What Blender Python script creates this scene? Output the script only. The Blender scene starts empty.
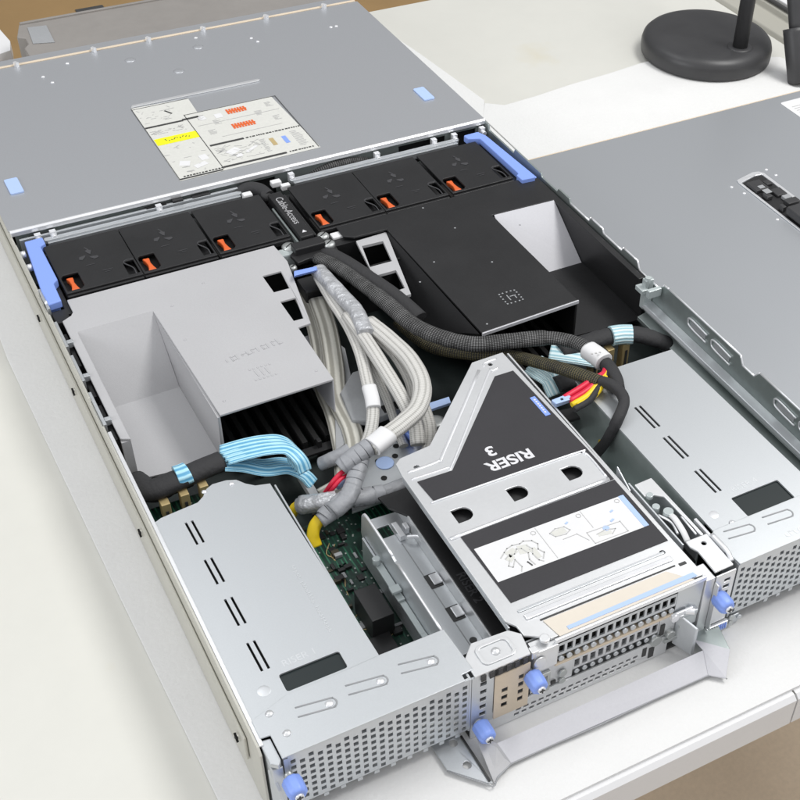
import bpy, bmesh, math, random
from mathutils import Vector, Matrix
from mathutils.geometry import tessellate_polygon
random.seed(7)
SC = 0.001            # every length below is written in millimetres
scene = bpy.context.scene
COL = scene.collection

# ------------------------------------------------------------------ materials
def new_mat(name, base, rough=0.5, metal=0.0, noise=None, bump=None, spec=0.5, coat=0.0):
    m = bpy.data.materials.new(name); m.use_nodes = True
    nt = m.node_tree; b = nt.nodes['Principled BSDF']
    b.inputs['Base Color'].default_value = (*base, 1)
    b.inputs['Roughness'].default_value = rough
    b.inputs['Metallic'].default_value = metal
    b.inputs['Specular IOR Level'].default_value = spec
    b.inputs['Coat Weight'].default_value = coat
    tc = nt.nodes.new('ShaderNodeTexCoord')
    if noise:                        # (scale, amount, second scale)
        n = nt.nodes.new('ShaderNodeTexNoise'); n.inputs['Scale'].default_value = noise[0]
        n.inputs['Detail'].default_value = 6; n.inputs['Roughness'].default_value = 0.65
        n2 = nt.nodes.new('ShaderNodeTexNoise'); n2.inputs['Scale'].default_value = noise[2]
        n2.inputs['Detail'].default_value = 3
        g = nt.nodes.new('ShaderNodeNewGeometry')
        nt.links.new(g.outputs['Position'], n.inputs['Vector']); nt.links.new(g.outputs['Position'], n2.inputs['Vector'])
        mx = nt.nodes.new('ShaderNodeMath'); mx.operation = 'ADD'
        nt.links.new(n.outputs['Fac'], mx.inputs[0]); nt.links.new(n2.outputs['Fac'], mx.inputs[1])
        mr = nt.nodes.new('ShaderNodeMapRange')
        mr.inputs['From Min'].default_value = 0.6; mr.inputs['From Max'].default_value = 1.4
        mr.inputs['To Min'].default_value = 1 - noise[1]; mr.inputs['To Max'].default_value = 1 + noise[1]
        nt.links.new(mx.outputs[0], mr.inputs['Value'])
        vm = nt.nodes.new('ShaderNodeVectorMath'); vm.operation = 'SCALE'
        vm.inputs[0].default_value = base
        nt.links.new(mr.outputs[0], vm.inputs['Scale'])
        nt.links.new(vm.outputs[0], b.inputs['Base Color'])
        mr2 = nt.nodes.new('ShaderNodeMapRange')
        mr2.inputs['From Min'].default_value = 0.3; mr2.inputs['From Max'].default_value = 0.7
        mr2.inputs['To Min'].default_value = max(0.03, rough - 0.025); mr2.inputs['To Max'].default_value = min(1, rough + 0.025)
        nt.links.new(n2.outputs['Fac'], mr2.inputs['Value']); nt.links.new(mr2.outputs[0], b.inputs['Roughness'])
    if bump:                         # (scale, strength, distance in mm)
        n = nt.nodes.new('ShaderNodeTexNoise'); n.inputs['Scale'].default_value = bump[0]; n.inputs['Detail'].default_value = 4
        g = nt.nodes.new('ShaderNodeNewGeometry'); nt.links.new(g.outputs['Position'], n.inputs['Vector'])
        bp = nt.nodes.new('ShaderNodeBump'); bp.inputs['Strength'].default_value = bump[1]; bp.inputs['Distance'].default_value = bump[2] * SC
        nt.links.new(n.outputs['Fac'], bp.inputs['Height']); nt.links.new(bp.outputs[0], b.inputs['Normal'])
    return m

def uv_mat(name, dark, light, kind, rough=0.55, tint=None, fu=14, fv=0.30, pos=(0.18, 0.72)):
    """sleeves, ribbons and wire bundles: the pattern follows the cable's own UV (u round it, v along it in mm)"""
    m = bpy.data.materials.new(name); m.use_nodes = True
    nt = m.node_tree; b = nt.nodes['Principled BSDF']; b.inputs['Roughness'].default_value = rough
    uv = nt.nodes.new('ShaderNodeUVMap'); uv.uv_map = 'UVMap'
    sp = nt.nodes.new('ShaderNodeSeparateXYZ'); nt.links.new(uv.outputs[0], sp.inputs[0])
    def math_(op, a, b_=None, v=None):
        n = nt.nodes.new('ShaderNodeMath'); n.operation = op
        if isinstance(a, (int, float)): n.inputs[0].default_value = a
        else: nt.links.new(a, n.inputs[0])
        if b_ is not None:
            if isinstance(b_, (int, float)): n.inputs[1].default_value = b_
            else: nt.links.new(b_, n.inputs[1])
        return n.outputs[0]
    U = math_('MULTIPLY', sp.outputs[0], 2 * math.pi * fu)
    V = math_('MULTIPLY', sp.outputs[1], 2 * math.pi * fv)
    if kind in ('braid', 'strand'):
        f = math_('MULTIPLY', math_('SINE', math_('ADD', U, V)), math_('SINE', math_('SUBTRACT', U, V)))
        f = math_('ADD', math_('MULTIPLY', f, 0.5), 0.5)
        n = nt.nodes.new('ShaderNodeTexNoise'); n.inputs['Scale'].default_value = 130; n.inputs['Detail'].default_value = 4
        g = nt.nodes.new('ShaderNodeNewGeometry'); nt.links.new(g.outputs['Position'], n.inputs['Vector'])
        f = math_('MULTIPLY', f, math_('ADD', math_('MULTIPLY', n.outputs['Fac'], 1.1), 0.45))
        if kind == 'strand':
            s_ = math_('ABSOLUTE', math_('SINE', math_('MULTIPLY', sp.outputs[0], 2 * math.pi * 5)))
            f = math_('ADD', math_('MULTIPLY', f, 0.42), math_('MULTIPLY', math_('POWER', s_, 0.5), 0.5))
    else:
        f = math_('ADD', math_('MULTIPLY', math_('SINE', U), 0.5), 0.5)
        n = nt.nodes.new('ShaderNodeTexNoise'); n.inputs['Scale'].default_value = 400
        g = nt.nodes.new('ShaderNodeNewGeometry'); nt.links.new(g.outputs['Position'], n.inputs['Vector'])
        f = math_('MULTIPLY', f, math_('ADD', math_('MULTIPLY', n.outputs['Fac'], 0.7), 0.65))
    cr = nt.nodes.new('ShaderNodeValToRGB')
    cr.color_ramp.elements[0].color = (*dark, 1); cr.color_ramp.elements[1].color = (*light, 1)
    cr.color_ramp.elements[0].position = pos[0]; cr.color_ramp.elements[1].position = pos[1]
    if tint:
        e = cr.color_ramp.elements.new(0.45); e.color = (*tint, 1)
    nt.links.new(f, cr.inputs[0]); nt.links.new(cr.outputs[0], b.inputs['Base Color'])
    bp = nt.nodes.new('ShaderNodeBump'); bp.inputs['Strength'].default_value = 0.8; bp.inputs['Distance'].default_value = 0.5 * SC
    nt.links.new(f, bp.inputs['Height']); nt.links.new(bp.outputs[0], b.inputs['Normal'])
    return m

class MM: pass
M = MM()
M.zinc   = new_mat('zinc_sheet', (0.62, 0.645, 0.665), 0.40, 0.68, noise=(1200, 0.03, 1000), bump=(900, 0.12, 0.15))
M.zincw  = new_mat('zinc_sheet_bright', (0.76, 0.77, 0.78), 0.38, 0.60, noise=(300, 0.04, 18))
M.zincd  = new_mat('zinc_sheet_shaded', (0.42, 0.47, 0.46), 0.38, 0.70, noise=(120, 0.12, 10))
M.cover  = new_mat('cover_sheet', (0.545, 0.56, 0.585), 0.38, 0.6, noise=(1300, 0.05, 1000), bump=(1400, 0.2, 0.15))
M.lid    = new_mat('lid_sheet', (0.53, 0.55, 0.575), 0.37, 0.62, noise=(1300, 0.04, 1000), bump=(1400, 0.2, 0.15))
M.wall   = new_mat('wall_sheet', (0.60, 0.59, 0.53), 0.42, 0.45, noise=(160, 0.06, 9))
M.rim    = new_mat('folded_rim', (0.88, 0.89, 0.91), 0.30, 0.55, noise=(300, 0.04, 40))
M.black  = new_mat('black_plastic', (0.016, 0.016, 0.017), 0.44, noise=(500, 0.2, 30), bump=(1800, 0.35, 0.2))
M.blackf = new_mat('black_film', (0.030, 0.029, 0.033), 0.62, noise=(900, 0.15, 30), bump=(2200, 0.2, 0.15))
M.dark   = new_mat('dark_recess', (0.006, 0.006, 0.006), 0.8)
M.window = new_mat('dark_window_film', (0.012, 0.019, 0.020), 0.35)
M.grey   = new_mat('grey_plastic', (0.47, 0.47, 0.48), 0.55, noise=(700, 0.06, 12), bump=(1500, 0.45, 0.25))
M.greyd  = new_mat('grey_plastic_dull', (0.33, 0.34, 0.35), 0.6, noise=(400, 0.08, 12), bump=(1600, 0.3, 0.2))
M.greyl  = new_mat('pale_plastic_face', (0.58, 0.58, 0.61), 0.5, noise=(600, 0.05, 12), bump=(1600, 0.3, 0.2))
M.blue   = new_mat('blue_touch_plastic', (0.25, 0.38, 0.88), 0.42)
M.bluel  = new_mat('pale_blue_pad', (0.44, 0.58, 0.88), 0.5)
M.orange = new_mat('orange_latch', (0.74, 0.135, 0.03), 0.45)
M.yellow = new_mat('yellow_plug', (0.86, 0.62, 0.015), 0.45)
M.red    = new_mat('red_wire', (0.70, 0.02, 0.06), 0.4)
M.white  = new_mat('white_label', (0.76, 0.76, 0.765), 0.6, noise=(300, 0.02, 20))
M.paper  = new_mat('cream_label', (0.66, 0.66, 0.62), 0.6, noise=(500, 0.05, 400))
M.paperd = new_mat('label_print_pale', (0.52, 0.52, 0.51), 0.6)
M.cream  = new_mat('cream_insulation', (0.72, 0.66, 0.57), 0.6, noise=(300, 0.03, 40))
M.memg   = new_mat('memory_module_edge', (0.05, 0.042, 0.025), 0.5)
M.ink    = new_mat('label_print_dark', (0.05, 0.05, 0.05), 0.6)
M.inkg   = new_mat('faint_grey_print', (0.050, 0.050, 0.054), 0.6)
M.inkw   = new_mat('white_print', (0.72, 0.72, 0.74), 0.6)
M.inkm   = new_mat('greyish_print', (0.40, 0.40, 0.41), 0.6)
M.stamp  = new_mat('pressed_marking', (0.72, 0.74, 0.76), 0.38, 0.65)
M.hiyel  = new_mat('bright_yellow_band', (0.90, 0.88, 0.01), 0.6)
M.tan    = new_mat('tan_insulation', (0.72, 0.61, 0.47), 0.6, noise=(300, 0.04, 40))
M.gold   = new_mat('gold_connector', (0.62, 0.48, 0.24), 0.45, 0.3)
M.pcb    = new_mat('green_circuit_board', (0.008, 0.036, 0.025), 0.45, noise=(500, 0.5, 90))
M.pcbd   = new_mat('dark_circuit_board', (0.006, 0.012, 0.011), 0.6, noise=(500, 0.5, 60))
M.chip   = new_mat('black_chip', (0.018, 0.018, 0.019), 0.45)
M.solder = new_mat('solder_silver', (0.55, 0.57, 0.56), 0.35, 0.7)
M.foam   = new_mat('white_foam', (0.76, 0.76, 0.75), 0.8, noise=(420, 0.02, 30), bump=(300, 0.35, 1.0))
M.rubber = new_mat('black_painted_metal', (0.045, 0.045, 0.047), 0.42, noise=(60, 0.15, 20), bump=(1500, 0.15, 0.15))
M.card   = new_mat('brown_cardboard', (0.30, 0.19, 0.08), 0.85, noise=(12, 0.12, 3))
M.floor  = new_mat('beige_floor', (0.74, 0.62, 0.48), 0.85, noise=(160, 0.10, 8))
M.encl   = new_mat('dull_enclosure_metal', (0.33, 0.31, 0.29), 0.5, 0.2, noise=(60, 0.08, 8))
M.trunk  = new_mat('beige_trunking', (0.42, 0.41, 0.36), 0.55)
M.silver = new_mat('silver_wrap', (0.50, 0.51, 0.53), 0.30, 0.30, noise=(120, 0.25, 60), bump=(75, 1.0, 5.0))
M.tape   = new_mat('grey_tape', (0.33, 0.34, 0.36), 0.5, noise=(150, 0.12, 60), bump=(150, 0.8, 1.5))
M.bsleeve= new_mat('black_cloth_sleeve', (0.030, 0.030, 0.032), 0.75, bump=(300, 0.8, 0.8))
M.clear  = new_mat('clear_plastic_clip', (0.50, 0.55, 0.55), 0.18, 0.1)
M.braidw = uv_mat('pale_braided_sleeve', (0.26, 0.255, 0.235), (0.68, 0.67, 0.64), 'strand', fu=26, fv=0.34)
M.flatw  = uv_mat('pale_wire_bundle', (0.30, 0.29, 0.25), (0.60, 0.59, 0.53), 'stripe', fu=8)
M.braidk = uv_mat('black_braided_sleeve', (0.008, 0.008, 0.008), (0.20, 0.20, 0.20), 'braid', fu=14, fv=0.27, pos=(.45,.92))
M.braido = uv_mat('black_braided_sleeve_with_olive', (0.008, 0.008, 0.008), (0.15, 0.13, 0.055), 'braid', fu=12, fv=0.27, pos=(.42,.92))
M.ribbon = uv_mat('light_blue_ribbon', (0.13, 0.42, 0.66), (0.48, 0.82, 0.96), 'stripe', rough=0.3, fu=11)
M.ribbonp= uv_mat('pale_cyan_ribbon', (0.36, 0.60, 0.68), (0.76, 0.92, 0.95), 'stripe', rough=0.35, fu=16)

def table_material():
    m = new_mat('cream_laminate', (0.68, 0.675, 0.625), 0.38, noise=(30, 0.03, 4))
    nt = m.node_tree; b = nt.nodes['Principled BSDF']; src = b.inputs['Base Color'].links[0].from_socket
    # faint old glue stains
    g = nt.nodes.new('ShaderNodeNewGeometry')
    n = nt.nodes.new('ShaderNodeTexNoise'); n.inputs['Scale'].default_value = 9; n.inputs['Detail'].default_value = 5
    nt.links.new(g.outputs['Position'], n.inputs['Vector'])
    r = nt.nodes.new('ShaderNodeValToRGB'); r.color_ramp.elements[0].position = 0.62; r.color_ramp.elements[1].position = 0.78
    r.color_ramp.elements[1].color = (0.5, 0.5, 0.5, 1)
    nt.links.new(n.outputs['Fac'], r.inputs[0])
    mx = nt.nodes.new('ShaderNodeMixRGB'); mx.inputs[2].default_value = (0.62, 0.55, 0.36, 1)
    nt.links.new(r.outputs[0], mx.inputs[0]); nt.links.new(src, mx.inputs[1])
    nt.links.new(mx.outputs[0], b.inputs['Base Color'])
    return m
M.table = table_material()
def board_material():
    m = M.pcb; nt = m.node_tree; b = nt.nodes['Principled BSDF']; src = b.inputs['Base Color'].links[0].from_socket
    g = nt.nodes.new('ShaderNodeNewGeometry')
    def ramp(fac, lo, hi):
        r = nt.nodes.new('ShaderNodeMapRange'); r.inputs['From Min'].default_value = lo; r.inputs['From Max'].default_value = hi
        nt.links.new(fac, r.inputs['Value']); return r.outputs[0]
    def mix(fac, a, col):
        x = nt.nodes.new('ShaderNodeMixRGB'); nt.links.new(fac, x.inputs[0]); nt.links.new(a, x.inputs[1]); x.inputs[2].default_value = (*col, 1); return x.outputs[0]
    v = nt.nodes.new('ShaderNodeTexVoronoi'); v.distance = 'CHEBYCHEV'; v.inputs['Scale'].default_value = 260; nt.links.new(g.outputs['Position'], v.inputs['Vector'])
    c = mix(ramp(v.outputs['Distance'], 0.17, 0.13), src, (0.35, 0.38, 0.36))
    v2 = nt.nodes.new('ShaderNodeTexVoronoi'); v2.distance = 'CHEBYCHEV'; v2.inputs['Scale'].default_value = 120; nt.links.new(g.outputs['Position'], v2.inputs['Vector'])
    c = mix(ramp(v2.outputs['Distance'], 0.20, 0.17), c, (0.012, 0.012, 0.013))
    w = nt.nodes.new('ShaderNodeTexWave'); w.inputs['Scale'].default_value = 90; w.inputs['Distortion'].default_value = 3; w.inputs['Detail Scale'].default_value = 0.4; nt.links.new(g.outputs['Position'], w.inputs['Vector'])
    n = nt.nodes.new('ShaderNodeTexNoise'); n.inputs['Scale'].default_value = 50; nt.links.new(g.outputs['Position'], n.inputs['Vector'])
    k = nt.nodes.new('ShaderNodeMath'); k.operation = 'MULTIPLY'; nt.links.new(ramp(w.outputs['Fac'], 0.75, 0.9), k.inputs[0]); nt.links.new(ramp(n.outputs['Fac'], 0.45, 0.6), k.inputs[1])
    c = mix(k.outputs[0], c, (0.03, 0.16, 0.09))
    nt.links.new(c, b.inputs['Base Color'])
board_material()

# ------------------------------------------------------------------ mesh helpers
class MB:
    """collects shapes in world millimetres; part()/single() link them as ONE mesh object"""
    def __init__(s): s.bm = bmesh.new(); s.uv = s.bm.loops.layers.uv.new('UVMap')
    def face(s, pts, smooth=False):
        vs = [s.bm.verts.new(p) for p in pts]
        f = s.bm.faces.new(vs); f.smooth = smooth; return f
    def hexa(s, b, t):
        vb = [s.bm.verts.new(p) for p in b]; vt = [s.bm.verts.new(p) for p in t]; n = len(b)
        s.bm.faces.new(vb[::-1]); s.bm.faces.new(vt)
        for i in range(n): s.bm.faces.new((vb[i], vb[(i+1) % n], vt[(i+1) % n], vt[i]))
        return s
    def box(s, x0, x1, y0, y1, z0, z1):
        return s.hexa([(x0,y0,z0),(x1,y0,z0),(x1,y1,z0),(x0,y1,z0)], [(x0,y0,z1),(x1,y0,z1),(x1,y1,z1),(x0,y1,z1)])
    def obox(s, c, size, rz=0, rx=0, ry=0):
        R = Matrix.Rotation(rz, 3, 'Z') @ Matrix.Rotation(ry, 3, 'Y') @ Matrix.Rotation(rx, 3, 'X'); c = Vector(c)
        a, b, d = [k / 2 for k in size]
        f = lambda x, y, z: tuple(c + R @ Vector((x, y, z)))
        return s.hexa([f(-a,-b,-d), f(a,-b,-d), f(a,b,-d), f(-a,b,-d)], [f(-a,-b,d), f(a,-b,d), f(a,b,d), f(-a,b,d)])
    def plate(s, outer, z0, z1, holes=(), axis='z'):
        """sheet cut to an outline with holes; axis 'x': outline is (y,z) and z0,z1 are x; axis 'y': outline is (x,z)"""
        mp = {'z': lambda p, h: (p[0], p[1], h), 'x': lambda p, h: (h, p[0], p[1]), 'y': lambda p, h: (p[0], h, p[1])}[axis]
        loops = [list(outer)] + [list(h) for h in holes]
        tris = tessellate_polygon([[Vector((p[0], p[1], 0)) for p in l] for l in loops])
        flat = [p for l in loops for p in l]
        va = [s.bm.verts.new(mp(p, z0)) for p in flat]; vb = [s.bm.verts.new(mp(p, z1)) for p in flat]
        for t in tris:
            try: s.bm.faces.new([va[i] for i in t]); s.bm.faces.new([vb[i] for i in reversed(t)])
            except ValueError: pass
        k = 0
        for l in loops:
            n = len(l)
            for i in range(n):
                a, b = k + i, k + (i + 1) % n
                s.bm.faces.new((va[a], va[b], vb[b], vb[a]))
            k += n
        return s
    def strip(s, x0, x1, y0, y1, z, h=0.4): return s.box(x0, x1, y0, y1, z, z + h)
    def cyl(s, p0, p1, r0, r1=None, seg=20, cap=True, smooth=True):
        r1 = r0 if r1 is None else r1
        p0 = Vector(p0); p1 = Vector(p1); d = (p1 - p0).normalized()
        u = d.orthogonal().normalized(); w = d.cross(u)
        A = [s.bm.verts.new(p0 + (u*math.cos(a) + w*math.sin(a))*r0) for a in [2*math.pi*i/seg for i in range(seg)]]
        B = [s.bm.verts.new(p1 + (u*math.cos(a) + w*math.sin(a))*r1) for a in [2*math.pi*i/seg for i in range(seg)]]
        for i in range(seg):
            f = s.bm.faces.new((A[i], A[(i+1) % seg], B[(i+1) % seg], B[i])); f.smooth = smooth
        if cap: s.bm.faces.new(A[::-1]); s.bm.faces.new(B)
        return s
    def lathe(s, c, prof, seg=64):
        """prof: list of (radius, z) revolved round the vertical through c"""
        rings = []
        for r, z in prof:
            rings.append([s.bm.verts.new((c[0] + r*math.cos(2*math.pi*i/seg), c[1] + r*math.sin(2*math.pi*i/seg), c[2] + z)) for i in range(seg)])
        for a, b in zip(rings, rings[1:]):
            for i in range(seg):
                f = s.bm.faces.new((a[i], a[(i+1) % seg], b[(i+1) % seg], b[i])); f.smooth = True
        s.bm.faces.new(rings[0][::-1]); s.bm.faces.new(rings[-1]); return s
    def tube(s, path, rw, rh=None, seg=14, sub=7, wob=0.0, power=1.0, ends=True, scale=None):
        """swept cable through the path; rw = half width, rh = half height; flat when they differ"""
        rh = rw if rh is None else rh
        P = [Vector(p) for p in path]; n = len(P); S = []
        for i in range(n - 1):
            a = P[i-1] if i else P[i]*2 - P[i+1]; d = P[i+2] if i + 2 < n else P[i+1]*2 - P[i]
            for k in range(sub):
                t = k / sub
                S.append((0.5*((2*P[i]) + (P[i+1]-a)*t + (2*a-5*P[i]+4*P[i+1]-d)*t*t + (3*P[i]-a-3*P[i+1]+d)*t**3), (i + t)/(n-1)))
        S.append((P[-1], 1.0))
        rings = []; L = [0]; last = None
        for i, (p, t) in enumerate(S):
            T = (S[min(i+1, len(S)-1)][0] - S[max(i-1, 0)][0]).normalized()
            W = T.cross(Vector((0, 0, 1)))
            if W.length < 0.25 and last: W = last - T*last.dot(T)
            W.normalize()
            if last and W.dot(last) < 0: W = -W
            last = W; N = W.cross(T)
            k = (scale(t) if scale else 1.0) * (1 + wob*random.uniform(-1, 1)); ring = []
            for j in range(seg):
                a = 2*math.pi*j/seg; c, q = math.cos(a), math.sin(a)
                c = math.copysign(abs(c)**power, c); q = math.copysign(abs(q)**power, q)
                ring.append(s.bm.verts.new(p + W*c*rw*k + N*q*rh*k))
            rings.append(ring)
            if i: L.append(L[-1] + (p - S[i-1][0]).length)
        for i in range(len(rings) - 1):
            for j in range(seg):
                f = s.bm.faces.new((rings[i][j], rings[i][(j+1) % seg], rings[i+1][(j+1) % seg], rings[i+1][j])); f.smooth = True
                for lo, (uu, vv) in zip(f.loops, ((j/seg, L[i]), ((j+1)/seg, L[i]), ((j+1)/seg, L[i+1]), (j/seg, L[i+1]))):
                    lo[s.uv].uv = (uu, vv)
        if ends: s.bm.faces.new(rings[0][::-1]); s.bm.faces.new(rings[-1])
        return s
    def grille(s, o, eu, ev, nu, nv, pu, pv, hu, hv, th, stag=0.5):
        """perforated sheet: nu columns, nv rows of rectangular holes, alternate columns shifted"""
        o = Vector(o); eu = Vector(eu); ev = Vector(ev); nn = eu.cross(ev).normalized() * th
        f = lambda u, v, k=0: o + eu*u + ev*v + nn*k
        q = lambda *p: s.bm.faces.new([s.bm.verts.new(a) for a in p])
        H = nv * pv
        for i in range(nu):
            u0 = i*pu; u1 = u0 + pu; off = pv*stag if i % 2 else 0
            cells = nv - (1 if off else 0); v = 0
            if off:
                q(f(u0,0), f(u1,0), f(u1,off), f(u0,off)); q(f(u0,H-pv+off), f(u1,H-pv+off), f(u1,H), f(u0,H))
            for j in range(cells):
                v0 = off + j*pv; v1 = v0 + pv
                a0 = u0 + (pu-hu)/2; a1 = a0 + hu; b0 = v0 + (pv-hv)/2; b1 = b0 + hv
                q(f(u0,v0), f(u1,v0), f(a1,b0), f(a0,b0)); q(f(u1,v0), f(u1,v1), f(a1,b1), f(a1,b0))
                q(f(u1,v1), f(u0,v1), f(a0,b1), f(a1,b1)); q(f(u0,v1), f(u0,v0), f(a0,b0), f(a0,b1))
                for (x, y), (z, w) in (((a0,b0),(a1,b0)), ((a1,b0),(a1,b1)), ((a1,b1),(a0,b1)), ((a0,b1),(a0,b0))):
                    q(f(x,y), f(z,w), f(z,w,1), f(x,y,1))
        return s

def finish(name, mb, mat, org=(0, 0, 0), bev=0.0, sharp=True):
    bmesh.ops.recalc_face_normals(mb.bm, faces=mb.bm.faces)
    O = Vector(org)
    for v in mb.bm.verts: v.co = (v.co - O) * SC
    me = bpy.data.meshes.new(name); mb.bm.to_mesh(me); mb.bm.free()
    me.materials.append(mat)
    o = bpy.data.objects.new(name, me); COL.objects.link(o)
    if bev:
        b = o.modifiers.new('edge', 'BEVEL'); b.width = bev * SC; b.segments = 2; b.limit_method = 'ANGLE'; b.angle_limit = math.radians(40)
        b.harden_normals = False
    return o

ORG = {}
def thing(name, label, cat, loc, group=None):
    o = bpy.data.objects.new(name, None); COL.objects.link(o)
    o.empty_display_size = 0.01
    o.location = Vector(loc) * SC; o['label'] = label; o['category'] = cat
    if group: o['group'] = group
    ORG[o.name] = Vector(loc); return o
def part(parent, name, mb, mat, bev=0.0, label=None):
    org = ORG[parent.name]
    o = finish(name, mb, mat, org, bev); o.parent = parent; ORG[o.name] = org
    if label: o['label'] = label
    return o
def pieces(parent, name, mb, mat, bev=0.0):
    """every loose piece collected in mb becomes a part of its own"""
    bm = mb.bm; seen = set(); out = []; uvl = mb.uv
    bm.verts.index_update(); bm.faces.ensure_lookup_table()
    for f0 in bm.faces:
        if f0 in seen: continue
        st = [f0]; seen.add(f0); isl = []
        while st:
            f = st.pop(); isl.append(f)
            for e in f.edges:
                for g in e.link_faces:
                    if g not in seen: seen.add(g); st.append(g)
        k = MB(); mp = {}
        for f in isl:
            for v in f.verts:
                if v not in mp: mp[v] = k.bm.verts.new(v.co)
            try: nf = k.bm.faces.new([mp[v] for v in f.verts])
            except ValueError: continue
            nf.smooth = f.smooth
            for a, b in zip(nf.loops, f.loops): a[k.uv].uv = b[uvl].uv
        out.append(part(parent, name, k, mat, bev))
    bm.free(); return out
def single(name, label, cat, mb, mat, loc, bev=0.0, group=None):
    o = finish(name, mb, mat, loc, bev); o.location = Vector(loc) * SC
    o['label'] = label; o['category'] = cat
    if group: o['group'] = group
    ORG[o.name] = Vector(loc); return o
def sub(parent, *a, **k):          # a sub-part shares its thing's origin; parent part sits at the thing's origin
    return part(parent, *a, **k)
def text_part(parent, name, body, size, pos, rz, mat, bold=0.0, sx=1.0, h=0.15, font_space=1.0, label=None):
    cu = bpy.data.curves.new(name, 'FONT'); cu.body = body; cu.size = size * SC; cu.align_x = 'CENTER'; cu.align_y = 'CENTER'
    cu.extrude = h * SC; cu.offset = bold * SC; cu.space_character = font_space
    t = bpy.data.objects.new('tmp_text', cu); COL.objects.link(t)
    dg = bpy.context.evaluated_depsgraph_get()
    me = bpy.data.meshes.new_from_object(t.evaluated_get(dg)); bpy.data.objects.remove(t)
    mtx = Matrix.Translation((Vector(pos) - ORG[parent.name]) * SC) @ Matrix.Rotation(rz, 4, 'Z') @ Matrix.Diagonal((sx, 1, 1, 1))
    me.transform(mtx); me.materials.clear(); me.materials.append(mat)
    o = bpy.data.objects.new(name, me); COL.objects.link(o); o.parent = parent; ORG[o.name] = ORG[parent.name]
    if label: o['label'] = label
    return o
def copy_thing(o, loc, label):
    c = o.copy(); COL.objects.link(c); c.location = Vector(loc) * SC; c['label'] = label
    for ch in list(o.children):
        d = ch.copy(); COL.objects.link(d); d.parent = c
        for g in list(ch.children):
            e = g.copy(); COL.objects.link(e); e.parent = d
    return c
def rrect(x0, x1, y0, y1, r, n=4):
    pts = []
    for cx, cy, a0 in ((x1-r, y1-r, 0), (x0+r, y1-r, 90), (x0+r, y0+r, 180), (x1-r, y0+r, 270)):
        for i in range(n + 1):
            a = math.radians(a0 + 90*i/n); pts.append((cx + r*math.cos(a), cy + r*math.sin(a)))
    return pts
def rect(x0, x1, y0, y1): return [(x0,y0),(x1,y0),(x1,y1),(x0,y1)]
def circ(cx, cy, r, n=14): return [(cx + r*math.cos(2*math.pi*i/n), cy + r*math.sin(2*math.pi*i/n)) for i in range(n)]
def dome(mb, c, r, h, seg=12):
    rings = []
    for k in range(4):
        a = k/3*math.pi/2*0.98
        rings.append([mb.bm.verts.new((c[0]+r*math.cos(a)*math.cos(2*math.pi*i/seg), c[1]+r*math.cos(a)*math.sin(2*math.pi*i/seg), c[2]+h*math.sin(a))) for i in range(seg)])
    for a, b in zip(rings, rings[1:]):
        for i in range(seg):
            f = mb.bm.faces.new((a[i], a[(i+1)%seg], b[(i+1)%seg], b[i])); f.smooth = True
    mb.bm.faces.new(rings[-1]); mb.bm.faces.new(rings[0][::-1])
    return mb

# ------------------------------------------------------------------ the setting
GZ = 27.0                       # top of the foam = underside of the server
o = finish('floor', MB().box(-2500, 3500, -2500, 4500, -740, -730), M.floor); o['kind'] = 'structure'

tb = thing('work_table', 'cream laminate work table under the foam with a white rounded front edge', 'table', (300, 400, 24))
part(tb, 'tabletop', MB().box(-700, 316.5, -62, 948, 2, 24), M.table, 1.5)
part(tb, 'tabletop', MB().box(317.5, 890, -62, 948, 2, 24), M.table, 1.5)
m = MB(); m.plate([(-66,-2),(-64,-4),(-62.2,-4),(-62.2,24.1),(-44,24.1),(-44,24.4),(-63,24.7),(-66,22)], -700, 316.3, axis='x')
part(tb, 'edge_band', m, M.white)
m = MB(); m.plate([(-66,-2),(-64,-4),(-62.2,-4),(-62.2,24.1),(-44,24.1),(-44,24.4),(-63,24.7),(-66,22)], 317.7, 890, axis='x')
part(tb, 'edge_band', m, M.white)
for x, y in ((-600, 0), (800, 0), (-600, 880), (800, 880)):
    part(tb, 'leg', MB().box(x-22, x+22, y-22, y+22, -730, 1.8), M.trunk, 1)

m = MB()
out = [(-20,-60),(60,-61),(154,-60),(250,-60),(334,-60),(482,-60),(484,120),(486,420),(488,640),(489,658.4),(505.6,686.6),(509,693),(504,745),(496,820),(484,905),(-20,905),(-27,700),(-31,560),(-33,480),(-31,380),(-27,203),(-22,32)]
m.plate(out, 24.4, GZ)
single('foam_sheet', 'white foam sheet lying on the table under the opened server', 'foam sheet', m, M.foam, (200, 300, GZ), 0.6)
m = MB()
m.plate([(486.5,-58),(900,-58),(893,560),(860,640),(800,668),(745,696),(705,694),(660,688),(610,684),(560,677),(523,674),(506,687),(489.4,660),(487,420),(485.6,120)], 24.4, 27.2)
single('foam_sheet', 'white foam sheet with an uneven edge between the lamp base and the removed cover', 'foam sheet', m, M.foam, (650, 300, GZ), 0.6)

# behind the table edge
m = MB(); m.box(-300, 1500, 1010, 1800, -420, -40)
cb = thing('cardboard_box', 'large brown cardboard box standing behind the table', 'cardboard box', (500, 1400, -420))
part(cb, 'box_body', m, M.card, 2)
part(cb, 'tape_seam', MB().box(-300, 1500, 1380, 1440, -39.6, -39), M.tan)
part(cb, 'hand_hole', MB().box(215, 250, 1150, 1240, -39.5, -38.8), M.ink)
m = MB(); m.box(60, 98, 930, 1040, 24.3, 60)
single('white_carton', 'small white carton at the far left corner beyond the server', 'carton', MB().plate([(30,965),(92,985),(97,1008),(92,1060),(30,1060)], 24.3, 40), M.white, (60, 1000, 24), 0.5)

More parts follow.
